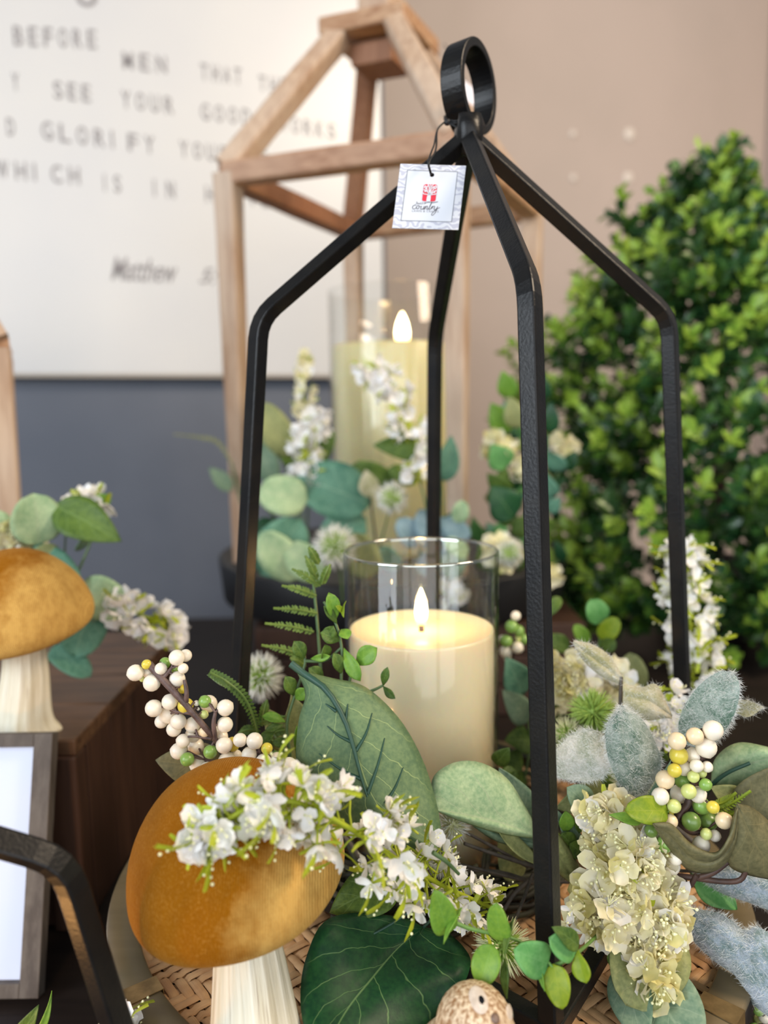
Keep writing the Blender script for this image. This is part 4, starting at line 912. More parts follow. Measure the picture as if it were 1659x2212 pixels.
# --- green round-leaf vine left of the candle
r = pick('round_leaf_vine', 'green small-leaved vine climbing beside the left edge of the candle', 'greenery', (640, 1760, .44))
VL = [((505, 290), (470, 110), 95, 'lf_bright', 25), ((520, 300), (440, 190), 55, 'lf_moss', 20), ((540, 400), (420, 350), 95, 'lf_moss', 10), ((545, 330), (585, 390), 80, 'lf_bright', -20), ((325, 510), (262, 400), 92, 'lf_moss', 15), ((430, 520), (450, 420), 90, 'lf_moss', 50), ((360, 505), (480, 490), 48, 'lf_bright', 10),
      ((545, 600), (500, 470), 78, 'lf_moss', 20), ((560, 440), (660, 640), 92, 'lf_bright', 15), ((630, 545), (760, 440), 118, 'lf_bright', -10), ((795, 668), (868, 745), 50, 'lf_moss', 20), ((795, 670), (822, 555), 52, 'lf_moss', -10), ((262, 730), (210, 610), 88, 'lf_moss', 20), ((270, 745), (345, 690), 80, 'lf_bright', -5),
      ((440, 640), (350, 560), 90, 'lf_moss', 15), ((215, 885), (70, 850), 70, 'lf_bright', 30), ((200, 900), (90, 935), 50, 'lf_moss', 10), ((275, 1080), (280, 905), 52, 'lf_bright', 20), ((235, 1000), (130, 1010), 60, 'lf_moss', 0), ((560, 240), (510, 190), 40, 'lf_lime', 40), ((575, 160), (560, 260), 30, 'lf_lime', 60),
      ((450, 390), (500, 310), 80, 'lf_moss', 0), ((150, 940), (60, 1010), 60, 'lf_moss', 10), ((330, 780), (400, 840), 50, 'lf_moss', 10)]
vd = lambda y: .432 - (y - 100) * .00001
for (b, t, w, m, tw) in VL:
    leaf(r, c3(*b) + (vd(b[1]) + .002,), c3(*t) + (vd(t[1]) - .004,), w * .3617, m, tw, .1, .25, 'obov', n=8, m=6)
for pts in ([(560, 860), (545, 640), (548, 450), (510, 290), (440, 165)], [(240, 1090), (220, 900), (270, 720), (330, 520), (275, 430)], [(560, 700), (600, 610), (560, 450)], [(640, 730), (740, 692), (795, 665)], [(330, 520), (450, 515), (545, 440)], [(240, 1090), (140, 960), (135, 880)]):
    stem(r, [c3(*p) + (vd(p[1]) + .002,) for p in pts], .0010, 'mstem')
r = pick('leaf_pick', 'crinkled pale green leaf behind the vine left of the big sage leaf', 'leaf', (640, 1720, .46))
leaf(r, (655, 1660, .45), (628, 1500, .44), 92, 'lf_olive', 20, .08, .2, wave=.08); leaf(r, (620, 1620, .452), (575, 1530, .448), 60, 'lf_olive', 10, .08, .2, wave=.08)
stem(r, [(640, 1720, .46), (655, 1660, .45)], .001)
# --- ferns
r = pick('fern_pick', 'soft light green fern fronds left of the glass cylinder', 'fern', (690, 1700, .48))
stem(r, [(690, 1640, .475), (694, 1500, .47), (688, 1380, .468), (676, 1250, .466), (668, 1180, .466)], .0011, 'mstem')
for (b, t) in (((395, 130), (190, 70)), ((400, 235), (140, 205)), ((380, 345), (90, 295)), ((330, 490), (70, 425)), ((420, 70), (250, -30)), ((400, 30), (330, -110)), ((430, 60), (480, -60)), ((410, -60), (350, -160)), ((330, 550), (240, 500))):
    fern(r, [c3(*b) + (.466,), c3((b[0] + t[0]) / 2, (b[1] + t[1]) / 2 - 8) + (.462,), c3(*t) + (.462,)], 14, 12, 'lf_fern', sub=False, w=.62, tilt=58)
r = pick('fern_pick', 'narrow dark green fern frond behind the left ivory berries', 'fern', (600, 1720, .46))
fern(r, [c2(590, 255) + (.425,), c2(690, 310) + (.425,), c2(790, 400) + (.428,), c2(850, 520) + (.432,), c2(880, 640) + (.436,), (580, 1700, .45)], 17, 30, 'lf_moss', sub=False, w=.6, tilt=70)
leaf(r, c2(700, 350) + (.43,), c2(572, 270) + (.428,), 12, 'lf_pale', 20, .1, .2, 'lance')
for b, t in (((880, 560), (1040, 520)), ((900, 620), (1000, 700)), ((860, 600), (760, 620)), ((900, 560), (930, 420)), ((930, 640), (1060, 600))):
    fern(r, [c2(*b) + (.436,), c2((b[0] + t[0]) / 2, (b[1] + t[1]) / 2 - 10) + (.434,), c2(*t) + (.434,)], 15, 10, 'lf_moss', sub=False, w=.6, tilt=62)
# --- thistles
def th(label, px, py, d, rr, rt, tip='sp_w', base='sp_g', seed=1, sm='tstem', n=420):
    r = pick('thistle_flower', label, 'flower', rt, 'spiky thistle flowers'); thistle(r, px, py, d, rr, tip, base, n, seed)
    stem(r, [rt, ((rt[0] + px) / 2 + 3, (rt[1] + py) / 2, (rt[2] + d) / 2), (px, py, d)], .0011, sm); return r
th('white spiky thistle flower half behind the left black lantern leg', 562, 1462, .56, 56, (600, 1640, .55), seed=2)
th('bright green spiky thistle flower beside the blue-green felted leaf', 1281, 1540, .47, 56, (1320, 1700, .47), 'sp_g', 'sp_g', 3)
th('pale green spiky thistle flower against the front black leg', 1226, 1588, .465, 42, (1290, 1720, .47), 'sp_c', 'sp_g', 4)
th('yellow-green spiky thistle flower half hidden under the pale felted leaf', 1302, 1672, .46, 46, (1330, 1790, .46), 'sp_c', 'sp_g', 5)
th('dried white spiky flower in front of the candle base', 976, 1782, .425, 44, (1140, 1872, .44), 'sp_w', 'sp_c', 6, n=300)
th('dried white spiky flower behind the white spray, below the candle', 955, 1858, .415, 40, (1145, 1905, .44), 'sp_w', 'sp_c', 7, n=300)
r = th('cream spiky flower with yellow centre behind the bright green sprig', 1085, 2045, .385, 66, (1150, 1890, .43), 'sp_c', 'sp_g', 8, n=360)
# --- pale leaves in the middle
r = pick('eucalyptus_pick', 'pale green leaf draped over the foot of the candle against the front leg', 'leaf', (1180, 1860, .44))
leafo(r, [(1165, 1806, .415), (1080, 1778, .410), (1000, 1760, .405), (938, 1748, .402)], [(1165, 1800), (1130, 1735), (1095, 1682), (1045, 1650), (990, 1645), (945, 1668), (931, 1700), (938, 1748)],
      [(1165, 1812), (1080, 1800), (1000, 1775), (938, 1750)], 'lf_pale', .010, .004, n=26)
leaf(r, (1170, 1870, .42), (1064, 1776, .412), 34, 'lf_olive', 25, -.06, .3, 'lance')
leafo(r, [(1165, 1822, .424), (1080, 1798, .424), (1000, 1762, .420)], [(1165, 1806), (1080, 1778), (1000, 1756)], [(1165, 1836), (1075, 1818), (1000, 1768)], 'lf_grey')
stem(r, [(1180, 1860, .44), (1165, 1806, .417)], .0011)
r = pick('eucalyptus_pick', 'grey green leaf behind the pale leaf, left of the front black leg', 'leaf', (1160, 1850, .46))
leaf(r, (1150, 1830, .448), (1078, 1658, .44), 104, 'lf_grey', 15, .08, .15); stem(r, [(1160, 1880, .46), (1150, 1830, .448)], .001)
leaf(r, (1120, 1900, .455), (1075, 1812, .45), 60, 'lf_olive', 10, .08, .15)
r = pick('eucalyptus_pick', 'long khaki leaf crossing behind the front black leg', 'leaf', (1255, 1935, .43))
leafo(r, [(1256, 1925, .41), (1215, 1860, .405), (1185, 1800, .40)], [(1256, 1925), (1200, 1880), (1168, 1830), (1170, 1780)], [(1256, 1925), (1248, 1870), (1215, 1812), (1175, 1775)], 'lf_olive', .004, .004)
leaf(r, (1262, 1862, .42), (1192, 1740, .415), 40, 'lf_grey', 20, .08, .2, 'lance'); stem(r, [(1255, 1935, .43), (1256, 1925, .41)], .001)
r = pick('twig_bundle', 'grey brown bare wire stems running below the candle to the front leg', 'stems', (1200, 1925, .45))
for pts in ([(1200, 1890, .44), (1135, 1866, .435), (1060, 1842, .43), (1003, 1822, .425)], [(1200, 1920, .445), (1140, 1902, .44), (1080, 1884, .435), (1005, 1878, .43)], [(1150, 1895, .435), (1112, 1930, .43), (1090, 1965, .425)], [(1420, 1890, .44), (1300, 1905, .44), (1200, 1905, .445)]):
    stem(r, pts, .0014, 'tstem', 'stem')
# --- small greens right of the front leg
r = pick('round_leaf_vine', 'small bright green leaves right of the front leg, above the cream flowers', 'greenery', (1260, 1900, .43))
for b, t, w, m in (((1222, 1800), (1222, 1752), 34, 'lf_bright'), ((1240, 1835), (1212, 1800), 40, 'lf_moss'), ((1250, 1800), (1258, 1755), 30, 'lf_moss'), ((1205, 1850), (1200, 1795), 28, 'lf_lime'), ((1262, 1850), (1230, 1822), 40, 'lf_moss'), ((1285, 1760), (1225, 1700), 60, 'lf_grey')):
    leaf(r, b + (.415,), t + (.41,), w, m, 15, .1, .2, 'obov')
stem(r, [(1260, 1900, .43), (1235, 1840, .415), (1222, 1795, .414)], .0009)
r = pick('eucalyptus_pick', 'olive grey leaf under the pale felted leaf, right of the front leg', 'leaf', (1340, 1790, .44))
leaf(r, (1330, 1705, .43), (1200, 1745, .42), 78, 'lf_olive', -10, .08, .15); leaf(r, (1335, 1720, .432), (1255, 1672, .426), 44, 'lf_moss', -10, .08, .15); stem(r, [(1340, 1790, .44), (1330, 1705, .43)], .0012, 'tstem')
r = pick('round_leaf_vine', 'lime green oval leaf lying over the cream flower head', 'greenery', (1450, 1790, .42))
leaf(r, (1442, 1752, .385), (1350, 1752, .378), 64, 'lf_lime', 8, .10, .15, 'round'); leaf(r, (1385, 1775, .388), (1315, 1760, .384), 26, 'lf_bright', 10, .1, .2); stem(r, [(1450, 1790, .42), (1442, 1752, .385)], .0009, 'gstem')
leaf(r, (1440, 1760, .41), (1425, 1830, .408), 44, 'lf_moss', 10, .1, .2)
# --- cream hydrangea-like flowers
r = pick('flower_cluster', 'large cream and yellow flower cluster hanging right of the front black leg', 'flowers', (1370, 1900, .44))
cluster(r, [(1305, 1762, .405, 56), (1352, 1850, .395, 88), (1300, 1955, .392, 74), (1395, 1950, .390, 72), (1425, 2000, .386, 48), (1400, 2085, .380, 60), (1390, 2030, .385, 44)], 150, FL_C, (.72, 1.12), 3)
for (x, y, q) in ((1235, 1965, 0), (1222, 1995, 1), (1262, 2015, 0), (1440, 2010, 1), (1390, 2115, 1)):
    o = (CAM - P(x, y, .38)).normalized(); inst(FL_S[q], 'star_floret', r, P(x, y, .380), frame_z(o + V((rnd.gauss(0, .3), rnd.gauss(0, .3), rnd.gauss(0, .3)))), 1.2)
r = pick('flower_cluster', 'cream flower head behind the tan felted leaf, far side of the tray', 'flowers', (1260, 1600, .56))
cluster(r, [(1215, 1440, .56, 52), (1258, 1470, .55, 56), (1320, 1478, .55, 46), (1215, 1495, .55, 36)], 70, FL_C, (.9, 1.25), 5)
r = pick('flower_cluster', 'small white flowers between the felted leaves behind the right berries', 'flowers', (1420, 1700, .48))
cluster(r, [(1430, 1570, .475, 40), (1455, 1520, .49, 40), (1410, 1600, .47, 26)], 26, FL_W, (.8, 1.1), 6)
# --- bright green sprig in front
r = pick('round_leaf_vine', 'bright green round-leaved sprig crossing in front of the black leg at the bottom', 'greenery', (1300, 2010, .41))
for b, t, w, m, tw, sh in (((966, 2016), (938, 1922), 66, 'lf_bright', 10, 'heart'), ((1086, 2034), (1072, 1950), 54, 'lf_bright', -20, 'round'), ((1064, 2040), (1038, 2128), 66, 'lf_bright', 10, 'round'), ((1184, 2082), (1110, 2050), 84, 'lf_mint', -8, 'heart'), ((1092, 2070), (1095, 2158), 22, 'lf_moss', 35, 'lance'),
                       ((1110, 1984), (1090, 2074), 20, 'lf_moss', 50, 'lance'), ((998, 1960), (958, 2040), 20, 'lf_bright', 50, 'lance'), ((1242, 2062), (1186, 2026), 58, 'lf_mint', 8, 'round'), ((1196, 2082), (1214, 2180), 62, 'lf_lime', 5, 'heart'), ((1250, 2045), (1192, 2002), 42, 'lf_moss', 20, 'ovate'),
                       ((1248, 2052), (1266, 2124), 44, 'lf_lime', 30, 'obov'), ((1166, 2082), (1177, 2142), 14, 'lf_bright', 40, 'lance')):
    leaf(r, b + (.336,), t + (.330,), w, m, tw, .07, .18, sh, n=12, m=8, thick=.0006)
stem(r, [(966, 1985, .338), (1010, 2004, .338), (1060, 2016, .338), (1115, 2030, .338), (1170, 2065, .337), (1205, 2102, .335)], .0010, 'gstem')
stem(r, [(1184, 2092, .338), (1215, 2078, .338), (1245, 2060, .340), (1290, 2020, .38), (1300, 2000, .40)], .0010, 'gstem')
# --- lower right leaves
r = pick('eucalyptus_pick', 'olive rounded leaf below the cream flower cluster', 'leaf', (1420, 1985, .41))
leaf(r, (1440, 1985, .395), (1352, 2172, .368), 172, 'lf_olive', -6, .06, .12, 'round', n=22); stem(r, [(1420, 1960, .42), (1440, 1985, .395)], .001)
r = pick('eucalyptus_pick', 'grey green paired leaves at the bottom right on the rattan tray', 'leaf', (1400, 2080, .40))
leaf(r, (1385, 2100, .385), (1500, 2275, .352), 165, 'lf_grey', -6, .06, .12, 'round', n=22); leaf(r, (1345, 2085, .388), (1395, 2270, .355), 95, 'lf_grey', 8, .06, .12, 'ovate', n=22); stem(r, [(1400, 2050, .40), (1385, 2100, .385)], .001)
r = pick('eucalyptus_pick', 'small teal leaf peeping between the cream flowers', 'leaf', (1340, 1960, .41))
leaf(r, (1345, 1985, .392), (1292, 2025, .384), 58, 'lf_teal', 8, .08, .12, 'round'); leaf(r, (1340, 2070, .38), (1322, 2092, .38), 46, 'lf_moss', 8, .08, .12, 'round'); stem(r, [(1340, 1960, .41), (1345, 1985, .392)], .001)
r = pick('eucalyptus_pick', 'green pointed leaf on the rattan below the right twigs', 'leaf', (1480, 1880, .44))
leaf(r, (1500, 1895, .43), (1592, 1965, .42), 74, 'lf_mint', -20, .08, .3, 'ovate'); stem(r, [(1480, 1870, .44), (1500, 1895, .43)], .001)
# --- felted leaves
r = pick('felted_leaf_pick', 'grey felted leaves standing upright right of the front leg', 'leaves', (1360, 1800, .44))
leafo(r, [(1342, 1468, .445), (1290, 1425, .442), (1238, 1388, .440)], [(1344, 1456), (1313, 1413), (1277, 1391), (1239, 1383)], [(1338, 1478), (1300, 1462), (1262, 1430), (1238, 1392)], 'fz_tan', .004, .004, hair=450, n=20)
leafo(r, [(1346, 1500, .435), (1400, 1512, .430), (1452, 1548, .428)], [(1346, 1476), (1385, 1484), (1420, 1480), (1452, 1545)], [(1346, 1532), (1395, 1556), (1432, 1552), (1452, 1552)], 'fz_tan', .008, -.004, hair=450, n=20)
fuzzleaf(r, (1318, 1608, .425), (1172, 1668, .415), 104, 'fz_pale', -6, .08, .15, hairs=2200)
leafo(r, [(1372, 1738, .415), (1368, 1650, .408), (1345, 1560, .404), (1340, 1524, .404)], [(1372, 1738), (1336, 1690), (1312, 1630), (1310, 1570), (1340, 1524)], [(1372, 1738), (1412, 1690), (1428, 1640), (1392, 1560), (1345, 1524)], 'fz_green', .008, .012, hair=2600, n=26)
stem(r, [(1360, 1800, .44), (1345, 1640, .43), (1340, 1540, .44), (1342, 1462, .445)], .0015, 'tstem'); stem(r, [(1360, 1790, .44), (1318, 1608, .425)], .001, 'tstem'); stem(r, [(1360, 1800, .44), (1372, 1738, .415)], .001, 'tstem')
leaf(r, (1395, 1740, .42), (1450, 1640, .41), 22, 'lf_grey', 20, .1, .2, 'lance')
r = pick('felted_leaf_pick', 'blue-grey felted leaf rising behind the right ivory berries', 'leaves', (1480, 1700, .43))
fuzzleaf(r, (1484, 1608, .415), (1582, 1450, .405), 98, 'fz_green', 5, .08, .2, 'round', hairs=2200)
fuzzleaf(r, (1578, 1530, .425), (1650, 1527, .42), 36, 'fz_tan', 10, .1, .2, 'lance', hairs=350); stem(r, [(1480, 1700, .43), (1484, 1608, .415)], .001, 'tstem'); stem(r, [(1484, 1620, .418), (1578, 1530, .426)], .001, 'tstem')
r = pick('felted_leaf_pick', 'large pale blue felted leaf sweeping to the lower right corner', 'leaves', (1440, 1900, .42))
leafo(r, [(1458, 1952, .405), (1520, 1998, .395), (1590, 2060, .383), (1660, 2130, .372), (1740, 2230, .36)], [(1458, 1950), (1500, 1962), (1560, 1975), (1610, 2010), (1645, 2005), (1740, 2090), (1760, 2230)],
      [(1458, 1955), (1480, 2010), (1535, 2070), (1590, 2110), (1615, 2160), (1680, 2210), (1740, 2250)], 'fz_blue', .006, .008, hair=3600, n=34, mm=8, camber=.006)
stem(r, [(1440, 1900, .43), (1458, 1952, .405)], .0012, 'tstem')
r = pick('felted_leaf_pick', 'pale blue felted leaf under the right brown twigs, upper of the two', 'leaves', (1440, 1870, .44))
leafo(r, [(1506, 1882, .428), (1560, 1902, .42), (1640, 1925, .41), (1740, 1950, .40)], [(1506, 1878), (1560, 1868), (1640, 1888), (1740, 1920)], [(1506, 1888), (1548, 1925), (1640, 1958), (1740, 2000)], 'fz_blue', .004, .004, hair=1800, n=24)
stem(r, [(1440, 1880, .44), (1506, 1882, .428)], .0012, 'tstem')
# --- khaki leaves and twigs
r = pick('eucalyptus_pick', 'curled khaki leaf cupped below the right berries', 'leaf', (1500, 1900, .42))
leafo(r, [(1410, 1779, .372), (1450, 1808, .376), (1495, 1856, .380), (1545, 1860, .380), (1583, 1815, .378), (1594, 1745, .376)], [(1410, 1778), (1450, 1780), (1492, 1822), (1545, 1842), (1575, 1805), (1592, 1745)],
      [(1410, 1780), (1443, 1830), (1490, 1880), (1550, 1880), (1590, 1830), (1597, 1745)], 'lf_khaki', -.004, .008, n=34)
leafo(r, [(1592, 1738, .376), (1620, 1800, .378), (1650, 1850, .382), (1700, 1900, .388)], [(1592, 1736), (1578, 1790), (1570, 1860), (1610, 1888), (1700, 1905)], [(1592, 1736), (1625, 1745), (1665, 1780), (1715, 1850), (1715, 1900)], 'lf_khaki', .006, .008, n=26)
for pts in ([(1420, 1888, .40), (1500, 1896, .392), (1560, 1904, .390), (1600, 1900, .388), (1614, 1870, .386)], [(1505, 1897, .392), (1540, 1885, .388), (1572, 1862, .386)], [(1470, 1898, .395), (1490, 1912, .392), (1505, 1890, .390)]): stem(r, pts, .0016, 'rstem', taper=.8)
r = pick('eucalyptus_pick', 'broad pale olive leaf at the right edge behind the berries', 'leaf', (1500, 1760, .44))
leafo(r, [(1535, 1700, .425), (1590, 1665, .42), (1650, 1640, .415), (1750, 1625, .41)], [(1535, 1698), (1545, 1640), (1590, 1606), (1650, 1612), (1750, 1640)], [(1535, 1702), (1590, 1712), (1660, 1702), (1750, 1690)], 'lf_pale', .008, .006, n=26)
stem(r, [(1500, 1760, .44), (1535, 1700, .423), (1570, 1670, .416), (1620, 1648, .412)], .0014, 'rib')
r = pick('eucalyptus_pick', 'khaki leaf at the right edge above the curled one', 'leaf', (1640, 1840, .42)); leaf(r, (1600, 1800, .41), (1720, 1640, .405), 130, 'lf_khaki', 15, .07, .15); stem(r, [(1640, 1840, .42), (1600, 1800, .41)], .001)
r = pick('fern_pick', 'yellow green feathery sprig beside the right berries', 'fern', (1500, 1760, .43))
for b, t in (((1530, 1755), (1622, 1708)), ((1540, 1765), (1600, 1750)), ((1540, 1740), (1590, 1712))): fern(r, [b + (.40,), ((b[0] + t[0]) / 2, (b[1] + t[1]) / 2 + 6, .40), t + (.398,)], 16, 14, 'lf_lime', sub=False, w=.4, tilt=55)
leaf(r, (1600, 1740, .415), (1535, 1700, .41), 60, 'lf_olive', 10)
# --- berries right
r = pick('berry_spray', 'ivory, yellow and green berry spray at the right edge', 'berries', (1470, 1860, .43))
R1 = [c6(x, y) + (q * .361, 'b_' + k) for x, y, q, k in ((1330, 1185, 60, 'w'), (1222, 1220, 52, 'p'), (1290, 1287, 62, 'w'), (1115, 1250, 54, 'p'), (1125, 1335, 55, 'y'), (1212, 1335, 48, 'w'), (1155, 1410, 47, 'w'), (1232, 1397, 40, 'w'), (1295, 1403, 34, 'w'), (1100, 1425, 42, 'y'), (1262, 1440, 30, 'l'), (1213, 1462, 36, 'l'), (1043, 1480, 56, 'p'))]
R1 += [c7(x, y) + (q * .361, 'b_' + k) for x, y, q, k in ((1285, 125, 38, 'g'), (1145, 100, 46, 'g'), (1185, 165, 46, 'l'), (1130, 180, 55, 'w'), (1240, 185, 50, 'w'), (1015, 195, 52, 'w'), (1097, 252, 42, 'l'), (1260, 250, 52, 'g'), (1330, 260, 38, 'y'), (1200, 345, 56, 'd'), (1300, 345, 56, 'd'), (1340, 315, 44, 'd'), (1395, 340, 50, 'p'), (1075, 345, 44, 'p'), (1065, 300, 30, 'y'), (1290, 420, 35, 'l'), (1340, 430, 36, 'w'), (1260, 485, 52, 'w'), (1105, 565, 42, 'w'), (1080, 612, 52, 'w'), (1040, 480, 50, 'g'), (960, 400, 40, 'd'), (1000, 610, 30, 'w'))]
berries(r, R1, .385, [([c6(1280, 1180) + (.389,), c6(1265, 1340) + (.390,), c6(1230, 1440) + (.392,), c7(1190, 220) + (.392,), c7(1110, 340) + (.390,), c7(1040, 520) + (.396,), c7(1080, 640) + (.41,)], .0021), ([c7(1110, 340) + (.390,), c7(1200, 410) + (.392,), c7(1280, 400) + (.391,)], .0015), ([c6(1225, 1440) + (.392,), c6(1120, 1440) + (.392,)], .0012)], 'rstem', seed=9)
# --- white spike and green background picks on the far side of the tray
r = pick('flower_spray', 'upright white flower spike behind the right black leg', 'flowers', (1500, 1620, .60))
spray(r, [(1505, 1560, .60), (1498, 1480, .60), (1495, 1400, .60), (1487, 1300, .60), (1475, 1210, .60), (1462, 1175, .60)], [44, 50, 52, 52, 34, 10], 84, FL_W, (1.0, 1.4), seed=12)
stem(r, [(1505, 1570, .60), (1490, 1660, .57), (1400, 1770, .50), (1330, 1800, .48)], .0016, 'mstem')
r = pick('berry_spray', 'small green and white berries behind the front leg, right of the candle', 'berries', (1110, 1500, .60))
berries(r, [c6(x, y) + (q * .361, 'b_' + k) for x, y, q, k in ((150, 500, 30, 'w'), (125, 565, 40, 'g'), (165, 590, 36, 'g'), (92, 650, 38, 'g'), (90, 715, 38, 'w'), (160, 690, 36, 'w'), (70, 640, 26, 'w'), (150, 640, 30, 'l'), (195, 640, 34, 'g'), (110, 760, 30, 'w'))], .58, [([(1110, 1500, .60), (1108, 1420, .585), (1112, 1330, .582)], .0015)], 'rstem', seed=4)
r = pick('eucalyptus_pick', 'blue green leaves right of the candle behind the front leg', 'leaf', (1130, 1640, .58))
for b, t, w, m in (((1130, 1500), (1092, 1420), 70, 'lf_teal'), ((1140, 1560), (1085, 1490), 60, 'lf_grey'), ((1150, 1600), (1090, 1600), 60, 'lf_moss'), ((1200, 1560), (1180, 1490), 60, 'lf_moss'), ((1130, 1650), (1085, 1640), 50, 'lf_moss'), ((1140, 1700), (1090, 1690), 60, 'lf_moss'), ((1210, 1640), (1190, 1560), 70, 'lf_moss')): leaf(r, b + (.58,), t + (.57,), w, m, 15)
stem(r, [(1130, 1700, .58), (1145, 1600, .58), (1130, 1500, .58)], .0012)
r = pick('round_leaf_vine', 'round bright leaves rising behind the cream flowers, in front of the boxwood', 'greenery', (1290, 1560, .62))
for b, t, w, m in (((1300, 1345), (1276, 1295), 54, 'lf_mint'), ((1296, 1380), (1335, 1335), 46, 'lf_lime'), ((1230, 1400), (1180, 1378), 42, 'lf_moss'), ((1300, 1400), (1330, 1385), 34, 'lf_moss'), ((1370, 1500), (1360, 1410), 66, 'lf_olive'), ((1270, 1390), (1240, 1350), 34, 'lf_bright'), ((1210, 1290), (1180, 1330), 30, 'lf_moss')): leaf(r, b + (.62,), t + (.615,), w, m, 10, .08, .15, 'round')
stem(r, [(1270, 1680, .56), (1290, 1560, .61), (1290, 1440, .62), (1300, 1345, .62)], .0010, 'gstem'); stem(r, [(1290, 1440, .62), (1230, 1400, .62)], .0008, 'gstem')
r = pick('leaf_pick', 'dark leaves filling the tray behind the felted leaves', 'leaves', (1400, 1760, .50))
for i in range(22):
    x, y = 1200 + rnd.random() * 300, 1600 + rnd.random() * 220; a = rnd.random() * 6.28; leaf(r, (x, y, .50), (x + 50 * math.cos(a), y + 50 * math.sin(a), .49), 44, rnd.choice(['lf_moss', 'lf_dark', 'lf_khaki', 'lf_moss']), rnd.uniform(-30, 30), n=8, m=4)
stem(r, [(1500, 1820, .50), (1400, 1740, .50), (1250, 1640, .50)], .0016, 'tstem'); stem(r, [(1400, 1740, .5), (1300, 1790, .5)], .0016, 'tstem')
r = pick('leaf_pick', 'dark leaves filling the tray around the foot of the candle', 'leaves', (800, 1880, .47))
for i in range(14):
    x, y = rnd.choice([rnd.uniform(560, 720), rnd.uniform(1060, 1140)]), 1620 + rnd.random() * 160; a = rnd.random() * 6.28; leaf(r, (x, y, .472), (x + 50 * math.cos(a), y + 46 * math.sin(a), .465), 40, rnd.choice(['lf_moss', 'lf_dark', 'lf_moss']), rnd.uniform(-30, 30), n=8, m=4)
stem(r, [(560, 1700, .475), (700, 1760, .475), (800, 1880, .47)], .0016, 'tstem')
# --- bits along the bottom edge
r = pick('flower_spray', 'small white flowers just showing below the tray at the lower left', 'flowers', (262, 2300, .36)); spray(r, [(300, 2290, .36), (262, 2240, .36), (250, 2190, .362)], [34, 26, 8], 14, FL_W, (.8, 1.1), seed=21)
r = pick('leaf_pick', 'green pointed leaves at the bottom left corner below the frame', 'leaves', (60, 2290, .36))
leaf(r, (58, 2260, .36), (112, 2140, .365), 17, 'lf_bright', 20, .15, .2, 'lance', sway=.06); leaf(r, (20, 2270, .36), (84, 2170, .36), 44, 'lf_moss', 10, .1, .2); stem(r, [(60, 2300, .36), (50, 2250, .36)], .0012, 'gstem')
r = pick('berry_spray', 'green and white berries at the bottom right corner beyond the tray', 'berries', (1690, 2300, .42)); berries(r, [(1638, 2182, 12, 'b_g'), (1652, 2196, 14, 'b_w'), (1640, 2206, 13, 'b_l'), (1630, 2222, 12, 'b_g'), (1658, 2170, 11, 'b_d'), (1665, 2215, 14, 'b_w')], .42, [([(1690, 2300, .42), (1665, 2240, .42), (1648, 2190, .42)], .0015)], 'rstem')

# ================================================================ PLANTS ON THE CRATE
r = pick('eucalyptus_pick', 'pale green rounded leaves behind the rear mushroom on the crate', 'greenery', (100, 1440, .60))
for b, t, w, m, tw in (((84, 1176), (72, 1066), 116, 'lf_pale', 10), ((118, 1092), (262, 1170), 96, 'lf_moss', -8), ((70, 1180), (172, 1262), 62, 'lf_teal', -15), ((170, 1268), (282, 1320), 96, 'lf_pale', 5), ((205, 1290), (160, 1420), 104, 'lf_teal', 8), ((110, 1400), (196, 1462), 62, 'lf_teal', -15), ((150, 1330), (228, 1322), 40, 'lf_grey', 20), ((125, 1180), (60, 1230), 50, 'lf_olive', 10), ((20, 1160), (-40, 1110), 70, 'lf_pale', 10), ((165, 1190), (190, 1150), 26, 'lf_grey', 40)):
    leaf(r, b + (.625,), t + (.615,), w, m, tw, .08, .12, 'round' if m != 'lf_moss' else 'ovate')
for pts in ([(100, 1440, .63), (80, 1300, .63), (84, 1176, .627), (72, 1066, .62)], [(100, 1440, .63), (150, 1330, .628), (200, 1290, .625)], [(100, 1330, .63), (160, 1250, .63), (205, 1150, .63)]): stem(r, pts, .0013, 'mstem')
r = pick('flower_spray', 'white flower spray hanging over the back corner of the crate', 'flowers', (200, 1380, .64)); spray(r, [(240, 1310, .625), (300, 1328, .62), (345, 1345, .615), (366, 1392, .612)], [26, 44, 34, 10], 26, FL_FAR, (.9, 1.2), seed=14)
r = pick('flower_spray', 'small white and green bud sprig above the leaves on the crate', 'flowers', (150, 1400, .64)); spray(r, [(150, 1100, .66), (190, 1082, .655), (236, 1078, .65)], [8, 14, 22], 12, FL_FAR, (.7, 1), seed=15); leaf(r, (205, 1085, .65), (240, 1074, .645), 34, 'lf_bright', 10, .1, .2, 'round')
stem(r, [(150, 1400, .66), (140, 1200, .66), (150, 1100, .66)], .001)
r = pick('flower_cluster', 'pale yellow-green flowers behind the rear mushroom cap', 'flowers', (40, 1400, .63)); cluster(r, [(15, 1165, .63, 40), (70, 1190, .64, 24)], 24, FL_C, (1, 1.3), 16)

